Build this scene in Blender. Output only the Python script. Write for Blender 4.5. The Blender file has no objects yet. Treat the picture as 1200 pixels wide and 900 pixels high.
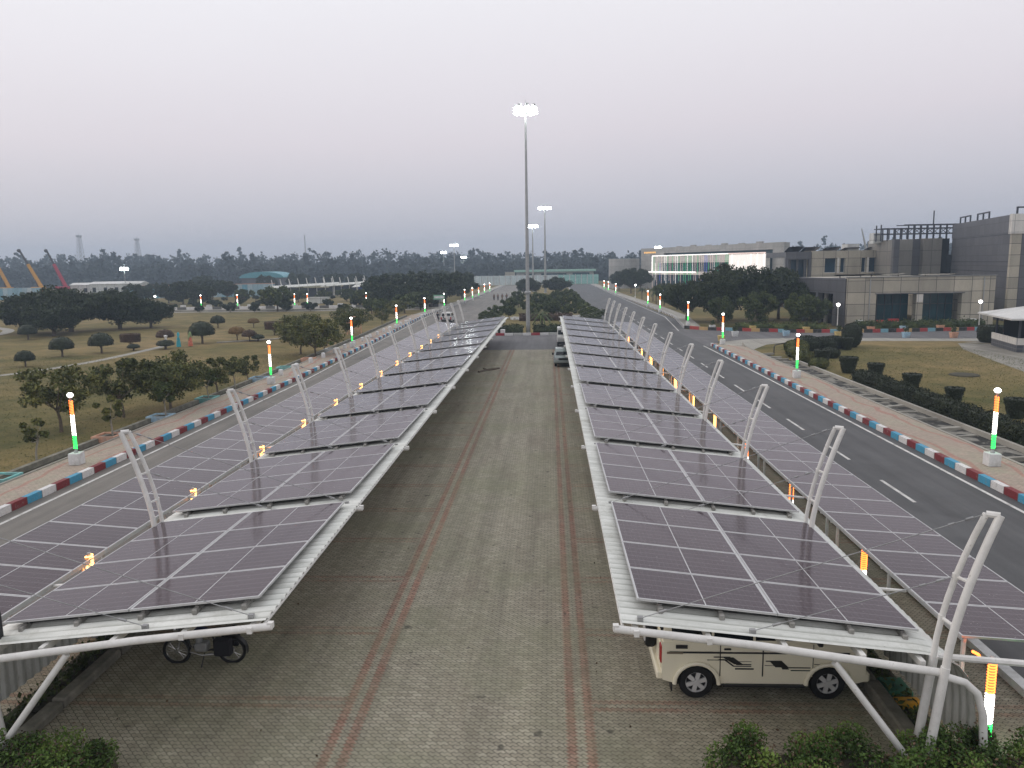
import bpy, math, random
import numpy as np
from mathutils import Vector, Matrix
R=math.radians; PI=math.pi
scn=bpy.context.scene
col=scn.collection
RNG=np.random.default_rng(7)
random.seed(7)
ORD=['nearest','second','third','fourth','fifth','sixth','seventh','eighth','ninth','tenth','eleventh','twelfth','thirteenth','fourteenth','fifteenth','sixteenth']

# ------------------------------------------------------------------ materials
MATS={}
def srgb(r,g,b):
    f=lambda c:(c/255/12.92) if c/255<=.04045 else ((c/255+.055)/1.055)**2.4
    return (f(r),f(g),f(b),1)
def newmat(name):
    m=bpy.data.materials.new(name); m.use_nodes=True
    nt=m.node_tree; b=nt.nodes['Principled BSDF']
    MATS[name]=m
    return m,nt,b
def N(nt,t,**k):
    n=nt.nodes.new(t)
    for a,v in k.items():
        if a.startswith('i_'):
            key=a[2:]; key=int(key) if key.isdigit() else key.replace('_',' ')
            n.inputs[key].default_value=v
        else: setattr(n,a,v)
    return n
def L(nt,a,b): nt.links.new(a,b)
def ramp(nt,fac,stops,interp='LINEAR'):
    r=nt.nodes.new('ShaderNodeValToRGB'); e=r.color_ramp; e.interpolation=interp
    while len(e.elements)<len(stops): e.elements.new(.5)
    for x,(p,c) in zip(e.elements,stops):
        x.position=p; x.color=c if len(c)==4 else (*c,1)
    L(nt,fac,r.inputs[0]); return r.outputs[0]
def mixc(nt,fac,a,b,mode='MIX'):
    m=nt.nodes.new('ShaderNodeMix'); m.data_type='RGBA'; m.blend_type=mode
    for s,v in ((m.inputs[0],fac),(m.inputs[6],a),(m.inputs[7],b)):
        if hasattr(v,'node'): L(nt,v,s)
        else: s.default_value=v
    return m.outputs[2]
def math_(nt,op,a,b=None,c=None):
    m=nt.nodes.new('ShaderNodeMath'); m.operation=op
    for i,v in enumerate((a,b,c)):
        if v is None: continue
        if hasattr(v,'node'): L(nt,v,m.inputs[i])
        else: m.inputs[i].default_value=v
    return m.outputs[0]
def coords(nt,world=False):
    if world:
        g=nt.nodes.new('ShaderNodeNewGeometry'); return g.outputs['Position']
    t=nt.nodes.new('ShaderNodeTexCoord'); return t.outputs['Object']
def noise(nt,vec,scale,detail=5,rough=.6,dist=0):
    n=N(nt,'ShaderNodeTexNoise'); n.inputs['Scale'].default_value=scale; n.inputs['Detail'].default_value=detail
    n.inputs['Roughness'].default_value=rough; n.inputs['Distortion'].default_value=dist
    L(nt,vec,n.inputs['Vector']); return n.outputs['Fac']
def stretch(nt,vec,s):
    m=N(nt,'ShaderNodeMapping'); m.inputs['Scale'].default_value=s; L(nt,vec,m.inputs[0]); return m.outputs[0]
def bump(nt,b,h,strength=.3,dist=.02):
    u=N(nt,'ShaderNodeBump'); u.inputs['Strength'].default_value=strength; u.inputs['Distance'].default_value=dist
    L(nt,h,u.inputs['Height']); L(nt,u.outputs[0],b.inputs['Normal'])
def simple(name,c,rough=.6,metal=0,var=.25,scale=3,spec=.5,world=False,dirt=None):
    """one colour with two scales of wear"""
    m,nt,b=newmat(name); v=coords(nt,world)
    n=noise(nt,v,scale,6,.65)
    lo=tuple(x*(1-var) for x in c[:3])+(1,); hi=tuple(min(1,x*(1+var)) for x in c[:3])+(1,)
    cc=ramp(nt,n,[(.3,lo),(.7,hi)])
    if dirt:
        d=noise(nt,v,scale*.35,7,.7); f=ramp(nt,d,[(.48,(0,0,0)),(.7,(1,1,1))])
        cc=mixc(nt,f,cc,(*dirt,1))
    L(nt,cc,b.inputs['Base Color']); b.inputs['Roughness'].default_value=rough; b.inputs['Metallic'].default_value=metal
    b.inputs['Specular IOR Level'].default_value=spec
    return m
def emit(name,c,s):
    m,nt,b=newmat(name); b.inputs['Base Color'].default_value=(*c,1) if len(c)==3 else c
    b.inputs['Emission Color'].default_value=(*c[:3],1); b.inputs['Emission Strength'].default_value=s
    return m

def m_pavers():
    m,nt,b=newmat('grey_pavers'); p=coords(nt,True)
    sx=N(nt,'ShaderNodeSeparateXYZ'); L(nt,p,sx.inputs[0]); X,Y=sx.outputs[0],sx.outputs[1]
    # zig-zag interlocking blocks
    z=math_(nt,'PINGPONG',math_(nt,'MULTIPLY',X,1.0),.055)
    z2=math_(nt,'PINGPONG',math_(nt,'MULTIPLY',Y,1.0),.055)
    cx=math_(nt,'ADD',X,math_(nt,'MULTIPLY',z2,.8)); cy=math_(nt,'ADD',Y,math_(nt,'MULTIPLY',z,.8))
    cv=N(nt,'ShaderNodeCombineXYZ'); L(nt,cx,cv.inputs[0]); L(nt,cy,cv.inputs[1])
    br=N(nt,'ShaderNodeTexBrick'); L(nt,cv.outputs[0],br.inputs['Vector'])
    br.inputs['Scale'].default_value=1; br.inputs['Brick Width'].default_value=.22; br.inputs['Row Height'].default_value=.11
    br.inputs['Mortar Size'].default_value=.0095; br.inputs['Mortar Smooth'].default_value=.3; br.inputs['Bias'].default_value=0
    br.inputs['Color1'].default_value=(.305,.275,.208,1); br.inputs['Color2'].default_value=(.4,.365,.282,1); br.inputs['Mortar'].default_value=(.085,.077,.055,1)
    c=br.outputs['Color']
    # red double rows: two lines along the drive, and the bay divisions across
    jx=math_(nt,'ADD',X,math_(nt,'MULTIPLY',math_(nt,'SUBTRACT',z2,.027),1.1))
    def band(xc):
        a=math_(nt,'ABSOLUTE',math_(nt,'SUBTRACT',jx,xc)); a=math_(nt,'ABSOLUTE',math_(nt,'SUBTRACT',a,.18)); return math_(nt,'LESS_THAN',a,.095)
    r1=math_(nt,'MAXIMUM',band(-4.07),band(.53))
    jy=math_(nt,'ADD',Y,math_(nt,'MULTIPLY',z,1.0))
    fy=math_(nt,'SUBTRACT',math_(nt,'FRACT',math_(nt,'DIVIDE',math_(nt,'SUBTRACT',jy,13.1),3.2)),.5)
    fy=math_(nt,'ABSOLUTE',math_(nt,'MULTIPLY',fy,3.2))
    cb=math_(nt,'LESS_THAN',math_(nt,'ABSOLUTE',math_(nt,'SUBTRACT',fy,.14)),.07)
    side=math_(nt,'MAXIMUM',math_(nt,'LESS_THAN',X,-4.35),math_(nt,'GREATER_THAN',X,.8))
    cb=math_(nt,'MULTIPLY',cb,side)
    worn=noise(nt,p,.9,4); cb=math_(nt,'MULTIPLY',cb,ramp(nt,worn,[(.35,(.25,)*3),(.6,(.9,)*3)]))
    red=math_(nt,'MULTIPLY',math_(nt,'MAXIMUM',r1,cb),ramp(nt,noise(nt,p,2.2,3),[(.3,(.6,)*3),(.6,(1,)*3)]))
    redc=mixc(nt,1.0,c,(.95,.6,.57,1),'MULTIPLY')
    c=mixc(nt,red,c,redc)
    # worn, mossy and stained areas
    g=noise(nt,p,.22,8,.7); c=mixc(nt,ramp(nt,g,[(.42,(0,)*3),(.68,(.6,)*3)]),c,(.215,.222,.132,1))
    g=noise(nt,stretch(nt,p,(1,.25,1)),.7,7,.7); c=mixc(nt,ramp(nt,g,[(.5,(0,)*3),(.72,(.55,)*3)]),c,(.17,.135,.1,1))
    g=noise(nt,p,6,6,.75); c=mixc(nt,1.0,c,ramp(nt,g,[(.25,(.72,)*3),(.75,(1.22,)*3)]),'MULTIPLY')
    sp=noise(nt,p,2.3,2,.5); c=mixc(nt,ramp(nt,sp,[(.69,(0,)*3),(.74,(.7,)*3)]),c,(.05,.045,.035,1))
    sp=noise(nt,stretch(nt,p,(1.6,.05,1)),1.1,4,.6); c=mixc(nt,1.0,c,ramp(nt,sp,[(.35,(.84,)*3),(.65,(1.12,)*3)]),'MULTIPLY')
    L(nt,c,b.inputs['Base Color']); b.inputs['Roughness'].default_value=.85
    bump(nt,b,br.outputs['Fac'],-.35,.01)
    return m
def m_asphalt(name,c1,c2,joint=False):
    m,nt,b=newmat(name); p=coords(nt,True)
    n=noise(nt,p,.35,8,.7); c=ramp(nt,n,[(.3,c1),(.7,c2)])
    st=noise(nt,stretch(nt,p,(1.3,.06,1)),1,6,.65); c=mixc(nt,1.0,c,ramp(nt,st,[(.3,(.7,)*3),(.7,(1.22,)*3)]),'MULTIPLY')
    g=noise(nt,p,45,3,.8); c=mixc(nt,1.0,c,ramp(nt,g,[(.3,(.75,)*3),(.75,(1.3,)*3)]),'MULTIPLY')
    pt=noise(nt,p,.12,3,.5); c=mixc(nt,ramp(nt,pt,[(.6,(0,)*3),(.63,(.35,)*3)]),c,(c2[0]*1.3,c2[1]*1.3,c2[2]*1.3,1))
    L(nt,c,b.inputs['Base Color']); b.inputs['Roughness'].default_value=.75; bump(nt,b,g,.3,.01)
    return m
def m_kerb(name,axis,period,cols,off=0):
    m,nt,b=newmat(name); p=coords(nt,True)
    sx=N(nt,'ShaderNodeSeparateXYZ'); L(nt,p,sx.inputs[0]); Y=sx.outputs[axis]
    f=math_(nt,'FRACT',math_(nt,'DIVIDE',math_(nt,'ADD',Y,off),period))
    c=ramp(nt,f,[(i/len(cols),k) for i,k in enumerate(cols)],'CONSTANT')
    bl=math_(nt,'ABSOLUTE',math_(nt,'SUBTRACT',math_(nt,'FRACT',math_(nt,'MULTIPLY',f,len(cols))),.5))
    c=mixc(nt,ramp(nt,bl,[(.46,(0,)*3),(.49,(.8,)*3)]),c,(.12,.11,.1,1))
    n=noise(nt,p,5,8,.75); c=mixc(nt,ramp(nt,n,[(.56,(0,)*3),(.66,(.8,)*3)]),c,(.3,.28,.25,1))
    n=noise(nt,p,18,4,.7); c=mixc(nt,1.0,c,ramp(nt,n,[(.3,(.75,)*3),(.7,(1.1,)*3)]),'MULTIPLY')
    L(nt,c,b.inputs['Base Color']); b.inputs['Roughness'].default_value=.7
    return m
def m_walk():
    m,nt,b=newmat('pink_walk_pavers'); p=coords(nt,True)
    br=N(nt,'ShaderNodeTexBrick'); L(nt,p,br.inputs['Vector']); br.inputs['Scale'].default_value=1
    br.inputs['Brick Width'].default_value=.24; br.inputs['Row Height'].default_value=.12; br.inputs['Mortar Size'].default_value=.006
    br.inputs['Color1'].default_value=(.43,.33,.27,1); br.inputs['Color2'].default_value=(.34,.29,.23,1); br.inputs['Mortar'].default_value=(.16,.13,.1,1)
    c=br.outputs['Color']
    n=noise(nt,p,.5,7,.7); c=mixc(nt,ramp(nt,n,[(.45,(0,)*3),(.65,(.6,)*3)]),c,(.33,.33,.24,1))
    w=N(nt,'ShaderNodeTexWave'); w.inputs['Scale'].default_value=.22; w.inputs['Distortion'].default_value=7; w.inputs['Detail'].default_value=3; w.inputs['Detail Scale'].default_value=.7
    L(nt,p,w.inputs['Vector']); c=mixc(nt,ramp(nt,w.outputs['Fac'],[(.93,(0,)*3),(.97,(.55,)*3)]),c,(.36,.14,.11,1))
    n=noise(nt,p,9,5,.7); c=mixc(nt,1.0,c,ramp(nt,n,[(.3,(.75,)*3),(.7,(1.15,)*3)]),'MULTIPLY')
    L(nt,c,b.inputs['Base Color']); b.inputs['Roughness'].default_value=.85
    return m
def m_grass():
    m,nt,b=newmat('dry_lawn'); p=coords(nt,True)
    a=noise(nt,p,.035,9,.68,.6); c=ramp(nt,a,[(.36,(.1,.1,.036)),(.5,(.175,.142,.06)),(.64,(.25,.19,.095))])
    a=noise(nt,p,.3,7,.7); c=mixc(nt,1.0,c,ramp(nt,a,[(.3,(.6,.68,.6)),(.7,(1.4,1.3,1.3))]),'MULTIPLY')
    a=noise(nt,p,9,5,.8); c=mixc(nt,1.0,c,ramp(nt,a,[(.3,(.55,)*3),(.7,(1.4,)*3)]),'MULTIPLY')
    L(nt,c,b.inputs['Base Color']); b.inputs['Roughness'].default_value=.95; b.inputs['Specular IOR Level'].default_value=.15; bump(nt,b,a,.8,.05)
    return m
def m_soil(name,a,b2):
    m,nt,b=newmat(name); p=coords(nt,True)
    n=noise(nt,p,1.6,9,.75); c=ramp(nt,n,[(.35,a),(.65,b2)])
    L(nt,c,b.inputs['Base Color']); b.inputs['Roughness'].default_value=.95; bump(nt,b,n,1,.08)
    return m
def m_ditch():
    m,nt,b=newmat('ditch_lining'); p=coords(nt,True)
    n=noise(nt,stretch(nt,p,(.8,.55,1)),1.4,5,.6,.8); c=ramp(nt,n,[(.44,(.022,.022,.02)),(.5,(.06,.058,.05)),(.55,(.2,.19,.165)),(.7,(.26,.25,.22))])
    n=noise(nt,p,12,5,.7); c=mixc(nt,1.0,c,ramp(nt,n,[(.3,(.65,)*3),(.7,(1.25,)*3)]),'MULTIPLY')
    L(nt,c,b.inputs['Base Color']); b.inputs['Roughness'].default_value=.95; bump(nt,b,n,.6,.05)
    return m
def m_leaf(name,a,b2,dark=.45):
    m,nt,b=newmat(name); p=coords(nt)
    n=noise(nt,p,1.1,3,.6); c=ramp(nt,n,[(.32,tuple(x*dark for x in a)),(.5,a),(.68,b2)])
    n2=noise(nt,p,14,2,.8); c=mixc(nt,1.0,c,ramp(nt,n2,[(.3,(.5,.5,.5)),(.7,(1.55,1.5,1.3))]),'MULTIPLY')
    oi=N(nt,'ShaderNodeObjectInfo'); c=mixc(nt,1.0,c,ramp(nt,oi.outputs['Random'],[(0,(.82,.86,.85)),(1,(1.15,1.12,1.05))]),'MULTIPLY')
    L(nt,c,b.inputs['Base Color']); b.inputs['Roughness'].default_value=.6; b.inputs['Specular IOR Level'].default_value=.25
    return m
def m_panel():
    m,nt,b=newmat('solar_glass'); o=coords(nt)
    sx=N(nt,'ShaderNodeSeparateXYZ'); L(nt,o,sx.inputs[0]); X,Y=sx.outputs[0],sx.outputs[1]
    def line(v,pitch,w):
        f=math_(nt,'ABSOLUTE',math_(nt,'SUBTRACT',math_(nt,'FRACT',math_(nt,'DIVIDE',v,pitch)),.5)); return math_(nt,'GREATER_THAN',f,.5-w/pitch/2)
    l1=line(math_(nt,'ADD',X,100.),.1,.004); l2=line(math_(nt,'ADD',Y,100.12),.24,.009)
    l3=line(math_(nt,'ADD',Y,100.),.0267,.0025)
    g=math_(nt,'MAXIMUM',math_(nt,'MULTIPLY',l1,.45),math_(nt,'MAXIMUM',l2,math_(nt,'MULTIPLY',l3,.25)))
    oi=N(nt,'ShaderNodeObjectInfo')
    n=noise(nt,stretch(nt,o,(3,14,1)),1.6,5,.7); base=ramp(nt,n,[(.3,(.018,.012,.022)),(.7,(.034,.022,.034))])
    c=mixc(nt,math_(nt,'MULTIPLY',g,.6),base,(.28,.26,.28,1))
    wp=coords(nt,True); d=noise(nt,wp,.5,7,.7); d2=noise(nt,wp,7,5,.8)
    df=math_(nt,'ADD',math_(nt,'MULTIPLY',d,.04),math_(nt,'MULTIPLY',d2,.03)); df=math_(nt,'ADD',df,math_(nt,'MULTIPLY',oi.outputs['Random'],.03))
    c=mixc(nt,df,c,(.4,.26,.24,1))
    sp=noise(nt,wp,22,1,.5); c=mixc(nt,ramp(nt,sp,[(.76,(0,)*3),(.78,(.8,)*3)]),c,(.45,.43,.4,1))
    L(nt,c,b.inputs['Base Color'])
    rr=math_(nt,'ADD',math_(nt,'MULTIPLY',d2,.12),.06); L(nt,rr,b.inputs['Roughness'])
    b.inputs['IOR'].default_value=1.33; b.inputs['Specular Tint'].default_value=(1,.84,.86,1); b.inputs['Specular IOR Level'].default_value=.5
    b.inputs['Coat Weight'].default_value=0
    bump(nt,b,d2,.02,.01)
    return m
def m_roof():
    m,nt,b=newmat('white_corrugated_steel'); p=coords(nt,True)
    n=noise(nt,stretch(nt,p,(.4,3,.4)),1.5,7,.7); c=ramp(nt,n,[(.3,(.5,.51,.47)),(.6,(.72,.73,.69))])
    n=noise(nt,p,1.1,8,.75); c=mixc(nt,ramp(nt,n,[(.52,(0,)*3),(.75,(.6,)*3)]),c,(.27,.26,.21,1))
    n=noise(nt,p,30,2,.8); c=mixc(nt,ramp(nt,n,[(.68,(0,)*3),(.74,(.6,)*3)]),c,(.12,.11,.09,1))
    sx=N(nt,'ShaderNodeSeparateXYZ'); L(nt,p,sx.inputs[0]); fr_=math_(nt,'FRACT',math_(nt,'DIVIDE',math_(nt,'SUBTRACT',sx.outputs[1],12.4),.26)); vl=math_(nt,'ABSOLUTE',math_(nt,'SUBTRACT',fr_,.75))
    shade_noise=noise(nt,stretch(nt,p,(.5,1,1)),2.5,5,.7)
    c=mixc(nt,math_(nt,'MULTIPLY',ramp(nt,vl,[(.08,(1,)*3),(.2,(0,)*3)]),ramp(nt,shade_noise,[(.3,(.35,)*3),(.65,(.75,)*3)])),c,(.3,.31,.27,1))  # shade in the corrugation valleys, painted into the colour as uneven dark stripes
    L(nt,c,b.inputs['Base Color']); b.inputs['Roughness'].default_value=.55; b.inputs['Metallic'].default_value=.1
    return m
def m_steel():
    m,nt,b=newmat('white_steel_tube'); p=coords(nt,True)
    n=noise(nt,p,3,7,.7); c=ramp(nt,n,[(.3,(.58,.57,.54)),(.7,(.76,.75,.72))])
    n=noise(nt,p,6,8,.8); c=mixc(nt,ramp(nt,n,[(.6,(0,)*3),(.7,(.7,)*3)]),c,(.2,.17,.13,1))
    L(nt,c,b.inputs['Base Color']); b.inputs['Roughness'].default_value=.5
    return m
def m_cladding(name,c1,c2,w,h,joint=(.06,.06,.06)):
    m,nt,b=newmat(name); o=coords(nt)
    sx=N(nt,'ShaderNodeSeparateXYZ'); L(nt,o,sx.inputs[0])
    u=math_(nt,'ADD',sx.outputs[0],math_(nt,'MULTIPLY',sx.outputs[1],1.001)); cv=N(nt,'ShaderNodeCombineXYZ'); L(nt,u,cv.inputs[0]); L(nt,sx.outputs[2],cv.inputs[1])
    br=N(nt,'ShaderNodeTexBrick'); br.offset=0; L(nt,cv.outputs[0],br.inputs['Vector']); br.inputs['Scale'].default_value=1
    br.inputs['Brick Width'].default_value=w; br.inputs['Row Height'].default_value=h; br.inputs['Mortar Size'].default_value=.035
    br.inputs['Color1'].default_value=(*c1,1); br.inputs['Color2'].default_value=(*c2,1); br.inputs['Mortar'].default_value=(*joint,1)
    n=noise(nt,stretch(nt,o,(1,1,.25)),.6,6,.7); c=mixc(nt,1.0,br.outputs['Color'],ramp(nt,n,[(.3,(.8,)*3),(.7,(1.12,)*3)]),'MULTIPLY')
    L(nt,c,b.inputs['Base Color']); b.inputs['Roughness'].default_value=.45
    return m
def m_glass(name,c,rough=.12):
    m,nt,b=newmat(name); o=coords(nt)
    n=noise(nt,o,.5,4,.6); cc=ramp(nt,n,[(.35,tuple(x*.5 for x in c)),(.65,c)])
    L(nt,cc,b.inputs['Base Color']); b.inputs['Roughness'].default_value=rough; b.inputs['Specular IOR Level'].default_value=.3
    return m

m_pavers(); m_walk(); m_grass(); m_ditch(); m_panel(); m_roof(); m_steel()
m_asphalt('road_dark',(.066,.066,.067),(.094,.094,.096)); m_asphalt('road_tan',(.14,.13,.115),(.19,.175,.155))
m_asphalt('road_mid',(.095,.092,.095),(.13,.125,.128)); m_asphalt('concrete',(.26,.245,.21),(.36,.345,.3))
m_asphalt('gravel_apron',(.2,.19,.16),(.3,.28,.24))
m_soil('dark_soil',(.03,.028,.018),(.075,.066,.04)); m_soil('bed_soil',(.06,.055,.03),(.12,.1,.06))
WH=(.72,.71,.7,1); MA=(.2,.022,.028,1); BL=(.06,.32,.5,1)
m_kerb('kerb_tricolour',1,2.7,[WH,MA,BL],.6); m_kerb('kerb_tricolour_two',1,2.7,[WH,BL,MA],.3)
m_kerb('kerb_many',0,6.0,[(.02,.02,.02,1),(.4,.05,.04,1),(.5,.33,.14,1),(.025,.025,.025,1),(.38,.04,.04,1),(.2,.4,.48,1)])
m_kerb('kerb_redwhite',0,4.6,[WH,(.35,.03,.04,1),WH,(.5,.5,.48,1)],3.6); m_kerb('kerb_whitegap',0,4.2,[WH,(.12,.12,.11,1)])
m_kerb('kerb_side',1,1.8,[WH,(.05,.05,.05,1)])
simple('line_paint',(.62,.61,.58),.6,var=.15,scale=4,world=True,dirt=(.25,.24,.22))
simple('alu',(.55,.55,.55),.35,.6,var=.12); simple('bracket_steel',(.3,.29,.27),.5,.5)
simple('cable_steel',(.3,.3,.3),.4,.5); simple('dark_rubber',(.012,.012,.012),.7,spec=.3,var=.1)
simple('white_base',(.66,.67,.67),.6,var=.1,scale=4,dirt=(.4,.4,.38)); simple('galv',(.36,.37,.37),.45,.4,var=.15)
simple('stone_kerb',(.2,.19,.155),.9,var=.4,scale=2.5,dirt=(.1,.1,.07)); simple('bark',(.12,.095,.07),.9,var=.35,scale=7)
simple('bark_pale',(.26,.24,.2),.9,var=.25,scale=7); simple('bark_red',(.11,.05,.04),.9)
m_leaf('leaf_dark',(.03,.045,.019),(.055,.072,.03)); m_leaf('leaf_mid',(.06,.085,.028),(.12,.14,.045))
m_leaf('leaf_olive',(.09,.105,.035),(.18,.175,.06)); m_leaf('leaf_lime',(.1,.17,.02),(.17,.26,.04))
m_leaf('leaf_topiary',(.022,.03,.016),(.035,.045,.024),.6); m_leaf('leaf_brown',(.075,.045,.032),(.115,.07,.045),.6)
m_leaf('leaf_russet',(.14,.085,.03),(.2,.115,.045),.6); m_leaf('leaf_hedge',(.075,.135,.03),(.19,.27,.06)); m_leaf('leaf_dull',(.1,.065,.045),(.17,.12,.08))
m_leaf('leaf_wood',(.02,.032,.026),(.034,.05,.036))
m_cladding('clad_beige',(.32,.295,.24),(.47,.43,.345),2.3,1.55); m_cladding('clad_dark',(.09,.093,.105),(.115,.118,.13),2.3,1.55,(.05,.05,.055))
m_cladding('clad_grey',(.2,.19,.172),(.25,.24,.215),3.2,2.6); m_cladding('clad_far',(.3,.3,.29),(.38,.375,.36),3.,1.6,(.2,.2,.2))
m_cladding('clad_white',(.62,.6,.56),(.74,.72,.67),2.3,1.55,(.3,.3,.3)); m_cladding('tile_dark',(.05,.055,.07),(.075,.08,.095),.6,.35,(.16,.16,.16))
m_cladding('green_gate',(.25,.5,.45),(.3,.55,.5),1.,3.,(.15,.3,.28)); m_cladding('pale_gate',(.5,.58,.58),(.6,.66,.66),1.,3.,(.3,.35,.35))
m_cladding('blue_sheet',(.12,.32,.42),(.5,.56,.58),1.7,9,(.1,.2,.25)); m_cladding('white_cabin',(.55,.57,.55),(.6,.6,.58),3,3)
m_glass('teal_glass',(.008,.065,.085),.25); m_glass('dark_glass',(.012,.016,.02),.08); m_glass('blue_glass',(.01,.05,.09)); 
simple('roof_slab',(.2,.2,.19),.8,world=True); simple('white_roof',(.62,.62,.6),.5,var=.1,scale=.4,dirt=(.42,.42,.4)); simple('blue_roof',(.09,.3,.36),.5,var=.1)
simple('green_roof',(.3,.5,.42),.5,var=.1); simple('frame_navy',(.045,.05,.065),.5,.3); simple('blue_tarp',(.015,.05,.25),.5)
simple('crane_yellow',(.5,.24,.02),.5,var=.12); simple('crane_red',(.35,.02,.05),.5,var=.12); simple('crane_black',(.03,.03,.035),.5)
simple('car_cream',(.84,.79,.62),.25,var=.03,scale=1,dirt=None); simple('car_white',(.6,.6,.58),.3,var=.05); simple('car_silver',(.3,.34,.33),.3,.4,var=.05)
simple('decal_black',(.02,.02,.018),.4); simple('decal_brown',(.2,.17,.12),.5); simple('alloy',(.62,.62,.62),.35,.2,var=.1); simple('plastic_black',(.015,.015,.016),.5)
simple('moto_blue',(.015,.02,.06),.3); simple('chrome',(.6,.6,.6),.2,.9,var=.05); simple('bag_black',(.008,.007,.01),.85)
emitless=simple('tail_red',(.35,.01,.012),.25)
simple('skin',(.25,.14,.09),.6); simple('hair',(.012,.01,.01),.5); simple('cloth_teal',(.04,.35,.42),.8); simple('cloth_orange',(.55,.16,.1),.8,var=.4,scale=8)
simple('cloth_green',(.25,.33,.15),.8); simple('cloth_dark',(.02,.022,.03),.8); simple('cloth_grey',(.08,.08,.09),.8); simple('helmet_white',(.6,.6,.6),.3); simple('cloth_khaki',(.2,.16,.1),.8)
simple('paint_peach',(.6,.33,.22),.7,dirt=(.35,.25,.2)); simple('paint_sky',(.33,.5,.62),.7,dirt=(.3,.3,.3)); simple('paint_aqua',(.2,.5,.48),.7,dirt=(.2,.3,.28))
simple('paint_yellow',(.55,.42,.16),.7,dirt=(.35,.28,.16)); simple('paint_green',(.03,.14,.08),.7); simple('paint_orange',(.55,.28,.02),.6); simple('red_box',(.4,.03,.03),.6); simple('board_green',(.2,.4,.28),.6)
emit('led_orange',(1,.2,.035),3.6); emit('led_white',(1,.95,.88),6); emit('led_green',(.02,1,.13),2.4); emit('led_amber',(1,.42,.12),5)
emit('led_white_soft',(1,.97,.93),1.0); emit('led_orange_soft',(1,.5,.3),.9); emit('led_green_soft',(.1,.75,.3),.35); emit('led_blue_soft',(.12,.16,.8),.45); emit('led_pink_soft',(.9,.7,.65),.5)
emit('globe_light',(1,.97,.93),12); emit('flood_light',(.93,1,.97),40); emit('hall_glow',(.92,.88,.84),.5); emit('sign_amber',(1,.55,.15),.6)
M=MATS

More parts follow.
